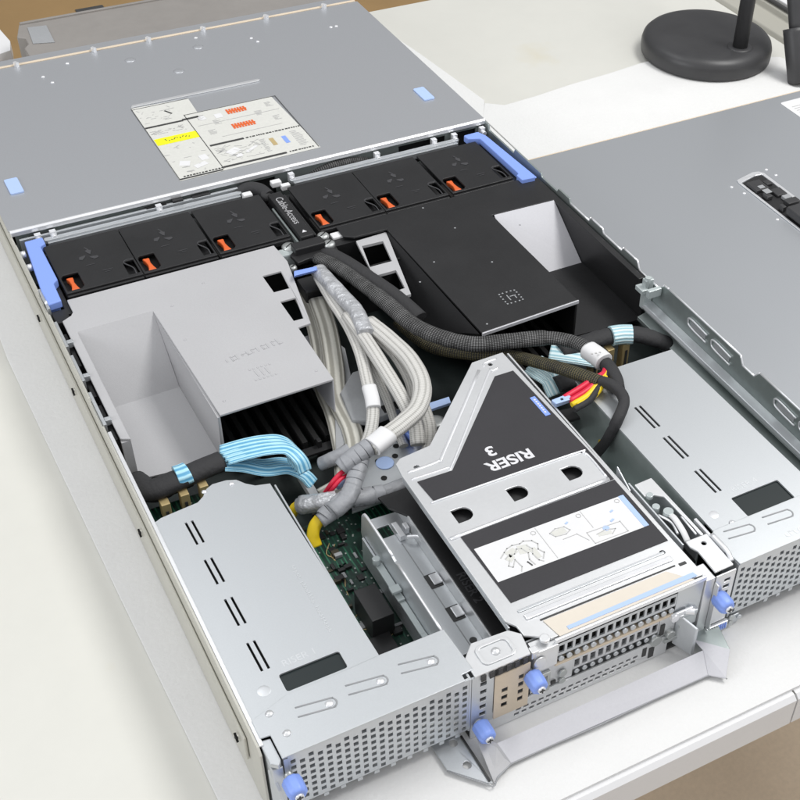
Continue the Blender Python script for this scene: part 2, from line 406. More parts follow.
# gray enclosure behind the server
en = thing('metal_enclosure', 'low dull grey metal enclosure with a dark square patch behind the server', 'metal enclosure', (280, 930, 27))
part(en, 'housing', MB().plate([(105,975),(96,946),(103,940),(103,926),(97,918),(97,874),(440,874),(440,972)], 27.3, 70), M.encl, 1)
part(en, 'vent_patch', MB().plate([(111,963),(130,960),(127.5,917),(107,923)], 70.2, 70.7), M.greyd)
part(en, 'lip', MB().box(106, 440, 972.3, 976, 60, 72), M.encl, 0.5)

# ------------------------------------------------------------------ server chassis
ch = thing('server_chassis', 'opened rack server chassis of grey sheet metal with the rear cover taken off', 'server', (217, 300, GZ))
m = MB(); m.box(2.2, 431.8, 27, 872, GZ+0.2, GZ+2)
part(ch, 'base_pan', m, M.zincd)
# left wall: outline is (y, z)
m = MB()
m.plate([(8,GZ+.3),(843,GZ+.3),(843,86.8),(556,86.8),(556,84),(540,84),(538,86.8),(470,86.8),(468,82),(440,82),(436,86.8),(330,86.8),(328,83),(300,83),(297,86.8),(12,86.8),(8,83)], 0, 1.6,
        holes=[circ(210,60,2.2,8), circ(36,60,2.2,8)], axis='x')
wl = part(ch, 'side_wall', m, M.wall, 0.3)
sub(wl, 'folded_lip', MB().box(1.7, 4.2, 12, 290, 85.4, 86.6), M.rim, 0.3)
sub(wl, 'rail_strip', MB().box(-2.2, -0.2, 30, 840, 52, 72), M.wall, 0.8)
m = MB()
for y in (40, 215, 372, 470):
    m.cyl((-3.0, y, 62), (-1.5, y, 62), 2.6, seg=12)
pieces(wl, 'wall_screw', m, M.wall)
m = MB()
for y in (40, 215, 372, 470):
    m.obox((-3.6, y, 62), (1.2, 5.6, 1.4), rx=0.7); m.obox((-3.6, y, 62), (1.1, 5.6, 1.4), rx=-0.87)
pieces(wl, 'cross_slot', m, M.dark)
m = MB()
for i, (y0, y1) in enumerate(((446,474),(395,428),(352,384),(300,338))):
    m.box(1.8, 4.0, y0, y1, 74, 85); m.box(4.1, 8.5, y0+4, y0+8, 80, 84.6)
pieces(wl, 'hook_tab', m, M.zinc, 0.3)
m = MB()
for y in (455, 508, 528): m.cyl((1.8, y, 83), (5.5, y, 83), 3, seg=10)
pieces(wl, 'rivet', m, M.rim)

# right wall with its hook-shaped tabs and slots
m = MB()
prof = [(8,GZ+.3),(843,GZ+.3),(843,86.8),(556,86.8)]
edge = [(548,86.8),(546,82),(500,82),(498,86.8),(452,86.8),(450,84),(424,84),(422,87.5),(404,87.5),(402,83.5),(372,83.5),(370,87.5),(352,87.5),(350,84),(322,84),(320,87.5),(300,87.5),(296,81),(268,81),(262,87.5),(256,88),(164,88),(160,81.5),(146,81.5),(141,88),(36,88),(30,82),(12,82),(8,80)]
m.plate(prof + edge, 432.4, 434, axis='x')
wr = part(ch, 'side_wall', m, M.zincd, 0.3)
m = MB()
pts = [(y, z) for y, z in edge[9:27]]
for a, b in zip(pts, pts[1:]):
    m.tube([(433.2, a[0], a[1]+.2), (433.2, (a[0]+b[0])/2, (a[1]+b[1])/2+.2), (433.2, b[0], b[1]+.2)], 0.9, seg=6, sub=2)
sub(wr, 'bright_cut_edge', m, M.rim)
m = MB()
for y0 in (226, 196, 120, 92, 54, 24):
    m.tube([(431.6,y0-24,74),(431.6,y0-4,75),(431.6,y0,78.5),(431.6,y0-3,82),(431.6,y0-24,81)], 0.8, seg=6)
pieces(wr, 'hook_slot', m, M.rim)
m = MB()
for y0 in (226, 196, 120, 92, 54, 24):
    m.box(431.9, 432.3, y0-22, y0-3, 75.4, 80.4)
pieces(wr, 'slot_opening', m, M.greyd)
sub(wr, 'ridge', MB().plate([(432.3,66),(425,64.5),(423.5,62),(424.5,60),(432.3,57.5)], 6, 276, axis='y'), M.zinc, 0.4)
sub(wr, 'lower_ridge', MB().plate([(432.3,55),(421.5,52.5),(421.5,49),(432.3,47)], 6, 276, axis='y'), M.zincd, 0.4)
m = MB(); m.box(424, 431.8, 274, 279, 60, 87); m.box(420, 426, 272, 282, 76, 80); m.cyl((427,276,80),(427,276,89),2.4,seg=10); m.box(419,431,262,266,79,86)
sub(wr, 'latch_post', m, M.clear, 0.4)

# front cover over the drive bays
m = MB(); m.box(0.2, 433.8, 558.5, 843, 86.9, 88)
fc = part(ch, 'front_cover', m, M.cover, 0.2)
sub(fc, 'folded_rim', MB().plate([(554.5,84.2),(556,83.2),(558.2,84.4),(558.2,88.4),(556.2,88.9),(554.6,87.6)], 1, 433, axis='x'), M.rim, 0.3)
sub(fc, 'ridge_line', MB().plate([(148,714),(150,718),(273,718.5),(275,716.5),(273,714.5)], 88.1, 89.2), M.zincw, 0.4)
m = MB()
for x, y in ((176.3,809.8),(245.1,809.3),(211.5,767.5)): dome(m, (x, y, 87.9), 5.5, 1.0)
pieces(fc, 'pressed_dimple', m, M.cover)
m = MB()
for x, y in ((92,810),(97,795),(300,806),(303,796),(383,796),(389,796),(120,828),(250,830)): dome(m, (x, y, 88), 2.0, 0.9)
pieces(fc, 'rivet', m, M.rim)
m = MB()
for x in (20,75,150,205,262,330,395): m.obox((x, 842, 90), (3, 5, 5), rz=.5)
pieces(fc, 'small_tab', m, M.rim, .3)
for x0 in (15, 398.5):
    p = sub(fc, 'release_pad', MB().plate(rrect(x0, x0+11, 611, 636, 1.5), 88.1, 89.4), M.bluel, 0.3)
sub(fc, 'far_seam', MB().box(2, 432, 843.5, 847, 84, 88.6), M.tan, 0.4)
sub(fc, 'front_ledge', MB().box(2, 432, 847.5, 868, 80, 84), M.cover, 0.4)
part(ch, 'rack_ear', MB().plate([(434,845),(448,868),(450,872),(447,906),(434,906)], 40, 62), M.white, 0.6)

# service label on the cover
sub(fc, 'service_label', MB().plate([(147.5,713),(201,710),(200,681),(272,681),(276.5,573.5),(147,572)], 88.2, 88.5), M.paper)
def ob(mb, x0, x1, y0, y1, z=88.6): mb.box(x0, x1, y0, y1, z, z + 0.15)
# printed matter: all of it is part of the label, gathered by ink colour (it is one printed surface)
m = MB(); ob(m, 148.5, 187.2, 636.5, 648.5); p = sub(fc, 'yellow_band', m, M.hiyel)
m = MB()
for a in ((148,183,670,672.6),(183,198,671,674),(189.6,221,615.8,618.6),(187.8,246,576,578.8),(147.6,186,573,575)): ob(m, *a)
x = 152
while x < 186:
    w = random.uniform(.8, 2.6); ob(m, x, x+w, 576.3, 578, 88.65); x += w + random.uniform(.6, 1.4)
x = 223
while x < 273:
    w = random.uniform(.8, 2.6); ob(m, x, x+w, 616.3, 618, 88.65); x += w + random.uniform(.6, 1.4)
x = 249
while x < 272:
    w = random.uniform(.8, 2.4); ob(m, x, x+w, 577, 578.6, 88.65); x += w + random.uniform(.6, 1.4)
for i in range(9):
    m.obox((158 + i*2.6, 642.5 + random.uniform(-1.5,1.5), 88.85), (.8, random.uniform(1.5,4), 0.1), rz=random.uniform(-.8,.8))
m.obox((176, 692, 88.7), (1.6, 9, 0.15), rz=.5)
for q in ((147.2,147.7,573,712),(147.2,201,709.3,709.8),(186.8,187.4,575,681),(187.4,276,679.8,680.4),(275.2,275.8,575,680)): ob(m, *q)
sub(fc, 'black_label_print', m, M.ink)
m = MB()
for x0, x1, y in ((224,243,669.4),(219.5,242,641.5)):
    k = int((x1-x0)/2.7)
    for i in range(k): ob(m, x0+i*2.7, x0+i*2.7+1.9, y-4.5, y+4.5)
    ob(m, x0, x0+k*2.7, y-1, y+1.2, 88.62)
sub(fc, 'orange_label_print', m, M.orange)
m = MB(); ob(m, 240.5, 244.5, 594, 607); sub(fc, 'amber_label_print', m, M.gold)
m = MB(); ob(m, 252, 256, 593, 606); sub(fc, 'blue_label_print', m, M.blue)
m = MB()
for i in range(60):
    xx = random.uniform(150, 183); yy = random.choice([random.uniform(580, 630), random.uniform(655, 664), random.uniform(678, 705)])
    m.obox((xx, yy, 88.68), (random.uniform(1, 7), random.uniform(.4, .9), 0.1), rz=random.choice([0, 0, random.uniform(-1.2, 1.2)]))
for i in range(50):
    xx = random.uniform(193, 234); yy = random.uniform(584, 611)
    m.obox((xx, yy, 88.68), (random.uniform(1, 9), random.uniform(.4, .8), 0.1), rz=random.uniform(-.9, .9))
for j in range(12):
    ob(m, 262, 262 + random.uniform(5, 10), 584 + j*2.4, 584.9 + j*2.4)
    ob(m, 232, 232 + random.uniform(2, 5), 586 + j*2.0, 586.8 + j*2.0)
for cx, cy in ((199,670),(264,668),(200,640),(262,641),(210,656),(250,656)):
    for k in range(5): ob(m, cx-3, cx+random.uniform(0,4), cy-4+k*1.8, cy-3.3+k*1.8)
ob(m, 192, 270, 655, 655.6); ob(m, 205, 262, 628, 628.5)
sub(fc, 'grey_label_print', m, M.paperd)
m = MB()
for q in ((172,590,12,6,.3),(160,598,9,8,-.4),(178,601,7,9,.1),(205,600,12,8,.5),(221,597,14,3,.55),(207,591,6,5,0),(215,666,7,8,0),(200,668,6,7,.2)): m.obox((q[0],q[1],88.66),(q[2],q[3],.1),rz=q[4])
pieces(fc, 'pale_label_drawing', m, M.white)

# drive backplane side, seen through the gap under the cover
part(ch, 'backplane_bracket', MB().plate([(6,553),(190,553),(190,550.5),(6,550.5)], 58, 82), M.zinc, 0.3)
m = MB(); m.plate(rect(4,430,34,83), 556.5, 558, holes=[rect(14,30,60,80), rect(196,226,60,81), rect(345,392,60,81), rect(398,424,60,81)], axis='y')
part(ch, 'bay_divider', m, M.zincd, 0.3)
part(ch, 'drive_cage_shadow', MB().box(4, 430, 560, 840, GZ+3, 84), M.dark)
m = MB()
for x in (18, 30, 118, 236, 318, 375, 396, 425):
    m.box(x, x+5, 548.5, 553, 76, 84); m.cyl((x+2.5, 545, 80), (x+2.5, 549, 80), 2.2, seg=10)
pieces(ch, 'standoff', m, M.rim, 0.3)
m = MB(); m.box(110,128,551,556,74,82); m.box(133,142,551,556,74,84); m.box(150,166,551,555,76,83)
pieces(ch, 'backplane_connector', m, M.chip, 0.4)

# ------------------------------------------------------------------ motherboard
mbd = thing('motherboard', 'green circuit board with chips and gold connectors at the bottom of the server', 'circuit board', (217, 230, 31))
part(mbd, 'board', MB().box(3, 431, 40, 455, 29.5, 31.2), M.pcbd)
part(mbd, 'board_patch', MB().box(60, 162, 30, 200, 31.6, 32.4), M.pcb)
rnd = random.Random(5)
for i in range(70):           # loose parts round the riser well and beyond the risers
    x = rnd.uniform(86, 120); y = rnd.uniform(42, 205); w = rnd.uniform(1.5, 6); d = rnd.uniform(1.5, 6); h = rnd.uniform(.8, 3)
    part(mbd, 'chip', MB().box(x, x+w, y, y+d, 32.5, 32.5+h), rnd.choice([M.chip, M.chip, M.chip, M.pcb, M.memg, M.greyd]), 0.2)
part(mbd, 'chip', MB().box(98, 112, 60, 88, 32.5, 37), M.chip, 0.4)
part(mbd, 'black_connector_block', MB().box(101, 116, 88, 116, 32.5, 52), M.chip, 0.5)
part(mbd, 'battery', MB().cyl((91,84,32.5),(91,84,37),5,seg=20), M.solder)
part(mbd, 'coil', MB().cyl((90,100,32.5),(90,100,36),3.4,seg=16), M.solder)
m = MB()
for i in range(12):
    x = rnd.uniform(84, 120); y = rnd.uniform(42, 190)
    m.tube([(x,y,32.6),(x+rnd.uniform(-5,5),y+6,32.6),(x+rnd.uniform(-8,8),y+14,32.6)], .35, seg=5, sub=3)
pieces(mbd, 'copper_trace', m, M.gold)
part(mbd, 'board_lettering', MB().box(104,118,46,47,32.6,32.8), M.inkw)
for x0, y0 in ((17, 236), (31, 239), (45, 241)):       # gold connectors in front of the left shroud
    b = part(mbd, 'gold_connector', MB().box(x0, x0+6, y0, y0+7, 31.4, 58), M.gold, 0.4)
    sub(b, 'slot', MB().box(x0+2, x0+4, y0-.7, y0-.1, 36, 52), M.ink)
for x0, y0 in ((353, 236), (373, 244), (387, 244)):    # and in front of the right one
    b = part(mbd, 'gold_connector', MB().box(x0, x0+6, y0, y0+7, 31.4, 57), M.gold, 0.4)
    sub(b, 'slot', MB().box(x0+2, x0+4, y0-.7, y0-.1, 36, 52), M.ink)
part(mbd, 'raised_board', MB().box(6, 66, 205, 250, 44, 45), M.pcb)
rnd = random.Random(8)
for i in range(14):
    x = rnd.uniform(9, 60); y = rnd.uniform(212, 234)
    part(mbd, 'chip', MB().box(x, x+rnd.uniform(1.5,4), y, y+rnd.uniform(1.5,4), 45.1, 46.5), rnd.choice([M.chip, M.solder, M.greyd]), .1)
for x0 in list(range(84, 160, 9)) + list(range(284, 362, 9)):    # memory slots in the dark under the shrouds
    part(mbd, 'memory_slot', MB().box(x0, x0+4, 268, 400, 31.4, 42), M.dark, 0.3)
for x0 in (92, 119, 137, 300, 336):
    part(mbd, 'memory_latch', MB().box(x0, x0+3, 258, 262, 31.4, 48), M.chip, 0.3)
part(mbd, 'processor_bracket', MB().plate([(112,262),(156,262),(156,206),(146,206),(146,254),(112,254)], 40, 42), M.chip, 0.4)
part(mbd, 'processor_bracket', MB().box(112, 118, 200, 254, 40, 46), M.greyd, 0.4)

# center plates between the two shrouds
pl = thing('center_cooling_plate', 'grey pressed metal plate with small holes and a blue dot between the two shrouds', 'metal plate', (200, 230, 40))
m = MB(); m.plate([(130.7,185.2),(143.3,185.2),(209.8,186.5),(235.8,213.0),(229.7,240.4),(198.0,250.3),(156.0,241.5)], 44, 46)
part(pl, 'plate', m, M.zinc, 0.4)
m = MB()
for q in ((185.5,231.0,46.2),(191.9,214.9,46.2),(167.5,222.6,46.2),(163.9,205.1,46.2),(180.4,221.9,46.2)): m.cyl(q, (q[0],q[1],q[2]+.3), 2.2, seg=12)
pieces(pl, 'hole', m, M.dark)
m = MB(); q = (170.9,218.5,46.3); m.lathe((q[0],q[1],q[2]), [(6.5,0),(6.5,.4),(5.8,.6)], 24); part(pl, 'blue_dot', m, M.bluel)
m = MB(); m.hexa([(193.7,241.4,48),(196.9,221.9,48),(205.2,245.3,48),(202.0,251.8,48)],[(191.2,237.3,58),(194.2,219.2,58),(203.6,238.3,58),(200.0,247.4,58)]); part(pl, 'blue_touch_tab', m, M.blue, 0.6)
m = MB(); m.plate([(222.9,256.1),(240.9,255.9),(239.1,249.2),(221.8,249.1)], 50, 52.5); part(pl, 'blue_bar', m, M.bluel, 0.4)
m = MB()
q = (220.3,236.4,50); m.lathe(q, [(7,0),(7,1.5),(5,2.4),(2.5,2.5)], 20); part(pl, 'screw', m, M.solder)
hs = thing('heat_sink_duct', 'grey moulded duct with small square vents between the two shrouds', 'duct', (190, 320, 40))
m = MB(); m.plate([(169.8,292.7),(187.2,310.0),(203.5,309.8),(204.9,267.5),(202.6,256.1),(177.7,253.9),(164.9,260.4)], 50, 56)
part(hs, 'duct_body', m, M.greyd, 1.5)
m = MB(); m.plate([(171.0,373.0),(190.3,374.8),(197.1,345.9),(186.1,308.2),(157.4,247.7),(144.3,242.6),(174.0,314.2)], 46, 50)
part(hs, 'side_panel', m, M.greyd, 0.6)
m = MB()
for (u) in ((191.0,260.4,56.2),(195.9,260.5,56.2),(200.7,260.5,56.2)): m.box(u[0]-2, u[0]+2, u[1]-4, u[1]+4, u[2], u[2]+.4)
pieces(hs, 'vent', m, M.dark)

# ------------------------------------------------------------------ cooling fans and their cage
cg = thing('fan_cage', 'fan cage across the server with grey cross bar and a blue handle at each end', 'fan cage', (217, 500, 32))
m = MB(); m.plate(rrect(24, 191, 543.5, 548.5, 2), 77.5, 80.5, ); m.box(26,189,541.5,543.4,74,79)
part(cg, 'cross_bar', m, M.zinc, 0.6)
m = MB(); m.plate(rrect(235.5, 400, 543.5, 548.5, 2), 77.5, 80.5); m.box(238,398,541.5,543.4,74,79)
part(cg, 'cross_bar', m, M.zinc, 0.6)
m = MB()
m.box(16, 412, 533.5, 541, 60, 70); m.box(14,18.2,440,540,34,80); m.box(410.6,415,440,540,34,80); m.box(203.3,225,440,530,34,66)
m.plate(rect(14,203,34,78),451,454,axis='y'); m.plate(rect(226,412,34,78),451,454,axis='y')
part(cg, 'frame', m, M.black, 0.4)
m = MB(); m.plate([(4,449),(3.4,470),(8.2,540.5),(22.5,541),(22.5,531),(18,528.5),(18.2,478),(14.2,474),(13.6,450)], 80, 86.5); m.plate([(3.6,452),(12,452),(14,536),(8,536)],72,79.6)
part(cg, 'handle', m, M.blue, 0.9)
m = MB(); m.plate([(403,540.6),(418,541),(421.5,532),(426.5,452),(425,448.5),(412.5,449.5),(412,459),(415,461),(413.8,529),(403.5,533)], 80, 86.5); m.plate([(425,452),(429,452),(424,534),(420,534)],72,84)
part(cg, 'handle', m, M.blue, 0.9)
m = MB(); m.box(4, 15, 432, 448, 60, 80); m.box(417,430,434,448,60,82)
pieces(cg, 'handle_foot', m, M.chip, 0.6)
m = MB()
for x0 in (244, 306, 370):
    for i in range(5): m.box(x0+i*8, x0+i*8+2.2, 442, 446.5, 80.2, 82)
part(cg, 'rib_row', m, M.chip)

fan_spots = [(19.4,78.6),(79.6,140.2),(141.2,203.0),(226.4,285.4),(286.4,348.6),(349.6,410.4)]
fan_labels = ['black cooling fan beside the left blue handle, the leftmost of the fans',
  'black cooling fan second from the left blue handle, middle of the left three fans',
  'black cooling fan just left of the black cable channel that splits the fan row',
  'black cooling fan just right of the black cable channel that splits the fan row',
  'black cooling fan in the middle of the right three fans',
  'black cooling fan beside the right blue handle, the rightmost of the fans']
def make_fan():
    t = thing('cooling_fan', fan_labels[0], 'cooling fan', (19.4, 460, 84), 'cooling fans in a row across the server')
    W = 60.4; X = 19.4
    m = MB(); m.plate([(X+.4,460),(X+W-.4,460),(X+W-.4,530.5),(X+.4,530.5)], 82, 84,
        holes=[[(X+2,463),(X+13,463),(X+15.5,466),(X+15.5,485),(X+4,485),(X+2,482)], [(X+50,464),(X+58.6,464),(X+58.6,483),(X+52,483),(X+50,480)]])
    part(t, 'top_cover', m, M.black, 0.5)
    part(t, 'housing', MB().box(X+1, X+W-1, 461.2, 529.5, 34, 76), M.chip)
    part(t, 'recess_floor', MB().box(X+1.2, X+17, 462, 487, 77, 78), M.dark)
    part(t, 'front_lip', MB().box(X+.6, X+W-.6, 457.2, 459.7, 79.5, 82.6), M.black, 0.5)
    m = MB(); m.plate([(X+5.2,465),(X+12,464.8),(X+10.8,469.5),(X+10.0,475.5),(X+10.8,482),(X+5.2,482.4),(X+6.6,478),(X+7.1,473),(X+6.4,469)], 78, 82.6)
    part(t, 'release_latch', m, M.orange, 0.9)
    m = MB(); m.tube([(X+59.2,484.5,83.6),(X+53,484.5,83.6),(X+51.0,481,83.8),(X+55.5,472,83.8),(X+55.5,463,83.8)], .55, seg=6)
    part(t, 'recess_rim', m, M.inkg)
    m = MB()
    for k in range(3):
        a = k*2.09+.5
        m.plate([(X+29+9*math.cos(a+da)*r, 503+9*math.sin(a+da)*r) for da, r in ((0,.25),(.5,.8),(.9,.95),(1.2,.8),(.9,.35))], 84.1, 84.3)
    m.obox((X+27,490,84.2),(7,.7,.15)); m.obox((X+37,478,84.2),(8,.7,.15)); m.obox((X+37,475.5,84.2),(5,.6,.15)); m.obox((X+30,513,84.2),(1,5,.15),rz=.4)
    part(t, 'faint_marking', m, M.inkg)
    return t
f0 = make_fan()
for i, (x0, x1) in enumerate(fan_spots):
    if i: copy_thing(f0, (x0, 460, 84), fan_labels[i])

cc = thing('cable_channel', 'long black cable channel cover with white lettering between the two groups of fans', 'cable channel', (211, 485, 88))
part(cc, 'channel_cover', MB().box(205.6, 217.4, 448, 521, 74, 88), M.black, 1.0)
part(cc, 'side_rail', MB().box(218, 220, 450, 518, 72, 86), M.chip, 0.5)
part(cc, 'side_rail', MB().box(202.8, 204.6, 448, 505, 72, 84), M.zincd, 0.5)
text_part(cc, 'lettering', 'Cable-Access', 8.8, (211.4, 490, 88.1), -math.pi/2, M.inkm, bold=0.02, sx=.92)
m = MB(); m.plate([(209.5,454),(213.5,454),(211.5,457.5)],88.1,88.3); part(cc, 'arrow_mark', m, M.inkw)
m = MB(); m.cyl((205,529,76),(207,529,84),4,seg=14); m.tube([(178,548,70),(196,551,78),(206,543,80),(210,530,79)], 6)
part(cc, 'cable_elbow', m, M.bsleeve)
m = MB(); m.box(217,226,540,546,80,85); m.box(188,196,530,536,80,86); m.box(224,232,535,540,78,83)
pieces(cc, 'clip', m, M.white, 0.8)

hb = thing('hinge_bracket', 'black bracket with silver screws and a blue tab below the cable channel', 'bracket', (215, 435, 76))
m = MB(); m.plate([(193.9,426.8),(205.1,429.1),(222.1,422.3),(230.3,431.0),(230.4,437.4),(215.0,440.1),(217.7,454.9),(207.9,456.5),(192.5,440.0)], 77, 80)
part(hb, 'bracket_arm', m, M.chip, 0.6)
m = MB(); m.box(196,222,436,447,70,86); part(hb, 'mount', m, M.chip, 0.8)
for q, r in (((225.8,450.9,82),5.0),((225.6,438.0,82),5.0),((196.0,451.0,80),6.0),((188.7,424.9,78),3.2)):
    m = MB(); m.lathe((q[0],q[1],q[2]-3), [(r,0),(r,3.5),(r*.8,4.6),(r*.3,4.8)], 18); s_ = part(hb, 'screw', m, M.solder)
    m = MB(); m.obox((q[0],q[1],q[2]+1.9),(r*1.3,.8,.3),rz=.6); sub(s_, 'screw_slot', m, M.dark)
m = MB(); m.box(176,200,441,451,68,80); part(hb, 'clear_clip', m, M.clear, 1.2)
m = MB(); q=(238.5,449.7,80); m.box(q[0]-6,q[0]+6,q[1]-4,q[1]+4,74,81); part(hb, 'white_clip', m, M.white, 0.8)
m = MB(); m.hexa([(181.3,403.6,84),(200.5,403.3,84),(203.1,409.6,84),(184.4,411.2,84)], [(180.0,399.3,89),(199.0,399.0,89),(201.1,404.0,89),(182.5,405.6,89)]); part(hb, 'blue_tab', m, M.blue, 0.8)
m = MB(); m.box(188,206,398,418,45,72); part(hb, 'plug_body', m, M.chip, 1.5)

# ------------------------------------------------------------------ air shrouds
sl = thing('air_shroud', 'light grey plastic air shroud with a deep open pocket and faint raised marks', 'air shroud', (90, 350, 40))
m = MB()
m.plate([(18,453.5),(184.6,454),(186,429),(171,346),(160.6,345),(160,278),(75.3,277),(71.3,412),(14.5,411.5),(14.2,281),(8,284),(8,429),(15.4,433),(18,437)], 81, 83,
        holes=[[(161,394.5),(173.7,394.2),(176.2,418.5),(161,418.5)], [(160.8,354),(168.4,353.8),(173.2,381),(160.8,381)]])
part(sl, 'top_panel', m, M.grey, 0.5)
m = MB(); m.hexa([(14.5,411.5,81),(71.3,412,81),(71.6,371,38.4),(14.5,369.5,38.4)], [(14.5,411.5,82.9),(71.3,412,82.9),(71.6,370,40),(14.5,368.5,40)])
part(sl, 'pocket_slope', m, M.grey)
part(sl, 'pocket_floor', MB().plate([(14.5,369),(71.7,370.6),(72.6,279.5),(14.6,287)], 38.6, 40), M.grey)
m = MB()
m.hexa([(71.4,412,40),(72.6,279,40),(75.2,277.2,38),(73.2,412,38)], [(71.3,412,80.9),(73.4,277.4,80.9),(75.2,277.2,80.9),(73.2,412,80.9)])
part(sl, 'pocket_wall', m, M.grey)
m = MB(); m.box(8, 14.2, 281.5, 284.5, 40, 80.9); m.box(12.6, 14.4, 284.6, 411, 40, 80.9)
part(sl, 'outer_wall', m, M.grey)
m = MB(); m.hexa([(159,278.2,38),(160,278.2,38),(160,452,38),(159,452,38)], [(159,278.2,80.9),(160,278.2,80.9),(160,452,80.9),(159,452,80.9)])
part(sl, 'right_wall', m, M.greyl, 0.2)
m = MB()
for x0, y0, y1 in ((8.2,290,330),(8.2,340,366),(8.2,378,420)): m.box(4.6, 7.8, y0, y1, 66, 78)
pieces(sl, 'black_side_clip', m, M.chip, 0.6)
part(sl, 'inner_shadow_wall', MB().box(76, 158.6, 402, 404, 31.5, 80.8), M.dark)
m = MB(); rnd = random.Random(3)
a = Vector((97.6,330.5,83)); b = Vector((142.4,335.5,83)); d = (b - a); u = d.normalized(); w = Vector((-u.y, u.x, 0)); rz = math.atan2(u.y, u.x)
for i, hgt in enumerate((3,6,6,2,5,5,5,6,6,6,8)):
    c = a + d*(i + .5)/11
    m.obox((c.x, c.y, 83.1), (.8, hgt, .5), rz=rz)
    if i % 2: q = c + u*1.6 + w*hgt*.35; m.obox((q.x, q.y, 83.1), (3, .8, .5), rz=rz)
    if i % 3 == 1: q = c + u*1.4 - w*hgt*.35; m.obox((q.x, q.y, 83.1), (2.6, .8, .5), rz=rz)
c = Vector((117.6,307.8,83))
for k in range(3): m.obox((c.x - 4 + k*4, c.y, 83.1), (.8, 8, .5), rz=rz)
for k in range(6): m.obox((c.x - 7 + k*3, c.y - 6.5, 83.1), (1, 2, .4), rz=rz); m.obox((c.x - 7 + k*3, c.y + 6, 83.1), (1, 1.6, .4), rz=rz)
part(sl, 'raised_marking', m, M.grey)
m = MB()
for q in ((81.1,367.4,83),(82.8,289.8,83),(152.3,291.7,83),(116.6,429.7,83),(85.9,411.6,83)): dome(m, (q[0],q[1],83), 1.1, .5, 8)
pieces(sl, 'moulding_dot', m, M.grey)

sr = thing('air_shroud', 'black plastic air shroud with a pocket that has a pale grey sloping back', 'air shroud', (340, 350, 45))
m = MB(); m.plate([(240,456.6),(430,456.6),(430,284),(424.5,284),(424,414.5),(364.5,416.7),(366.2,281.5),(279.7,278),(276,436),(247,437),(240,442)], 81, 83)
part(sr, 'top_panel', m, M.black, 0.5)
part(sr, 'front_edge', MB().plate([(279.9,276.6),(366.3,280.2),(366.3,281.3),(279.7,277.8)], 80.6, 83.2), M.greyl)
m = MB(); m.hexa([(366.6,416.5,81),(424,414.5,81),(428.2,371,43.4),(366.6,371,43.4)], [(366.6,416.5,82.6),(424,414.5,82.6),(427.6,370,45),(366.6,370,45)])
part(sr, 'pocket_slope', m, M.greyl)
part(sr, 'pocket_floor', MB().plate([(366.4,371),(428.2,371),(428.9,280),(367,285)], 43.6, 45), M.black)
m = MB(); m.hexa([(427.8,414,45),(429,280,45),(430,280,45),(430,414,45)], [(424.6,414,80.9),(424.8,284,80.9),(430,284,80.9),(430,414,80.9)])
part(sr, 'outer_wall', m, M.black)
part(sr, 'pocket_wall', MB().box(364.6, 366.2, 282, 416, 45, 80.9), M.black)
m = MB(); m.plate([(248.1,435.2),(275.7,436.5),(255.9,349.4),(234.7,349.7)], 77.5, 80, holes=[[(249.4,426.5),(267.8,425.6),(262.1,396.4),(242.8,396.6)],[(240.4,383.9),(259.5,383.7),(255.2,358.6),(235.9,357.8)]])
part(sr, 'grey_window_frame', m, M.grey, 0.5)
m = MB(); m.hexa([(255,349,44),(278,300,44),(279,279,80.8),(276.6,434,80.8)], [(254,349,46),(277,300,46),(278,279,82),(275.6,434,82)]); m.box(230, 276, 436.5, 450, 40, 79)
part(sr, 'side_slope', m, M.black)
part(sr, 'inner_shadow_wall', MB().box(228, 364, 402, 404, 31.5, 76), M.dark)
m = MB(); c = Vector((321.5,307.9,83))
for i in range(16):
    a = i*math.pi/8; m.obox((c.x + 7*max(-1,min(1,1.35*math.cos(a))), c.y + 7*max(-1,min(1,1.35*math.sin(a))), 83.1), (1.2,1.2,.2))
m.obox((c.x-2,c.y,83.1),(.8,7,.2)); m.obox((c.x+2,c.y+1,83.1),(5,.8,.2)); m.obox((c.x+3.5,c.y-1,83.1),(.8,4,.2))
part(sr, 'dotted_mark', m, M.greyd)
m = MB()
for q in ((267.4,356.8,83),(288.4,286.0,83),(289.6,376.4,83),(375.9,324.7,83),(378.1,393.1,83),(327.4,412.8,83),(331.2,356.0,83),(317.4,451.8,83)): dome(m, (q[0],q[1],83), .9, .4, 8)
pieces(sr, 'moulding_dot', m, M.greyd)

# ------------------------------------------------------------------ risers
def pressed_slot(m, ax, ay, bx, by, r=3.2, z=87.2):
    """open-ended pressed key slot: two straight ribs joined by a round end"""
    d = Vector((bx-ax, by-ay, 0)); L = d.length; u = d.normalized(); w = Vector((-u.y, u.x, 0))
    P = [Vector((ax, ay, z)) + w*r] + [Vector((bx, by, z)) + w*r]
    for k in range(1, 6):
        a = math.pi/2 - math.pi*k/6; P.append(Vector((bx, by, z)) + u*math.cos(a)*r + w*math.sin(a)*r)
    P += [Vector((bx, by, z)) - w*r, Vector((ax, ay, z)) - w*r]
    m.tube([tuple(p) for p in P], 0.55, seg=6, sub=2)
    return m
r1 = thing('riser_cage', 'grey metal riser cage with four slotted vents, at the lower left of the server', 'riser cage', (60, 100, 40))
holes = []
for y0, y1 in ((166,187),(130,152),(94.5,117),(58,80.5)):
    for x0 in (20.4, 24.4): holes.append([(x0,y0),(x0+1.5,y0),(x0+1.1,y1),(x0-.4,y1)])
holes.append(rrect(28, 64.5, 38.5, 51.5, 1.5, 2))
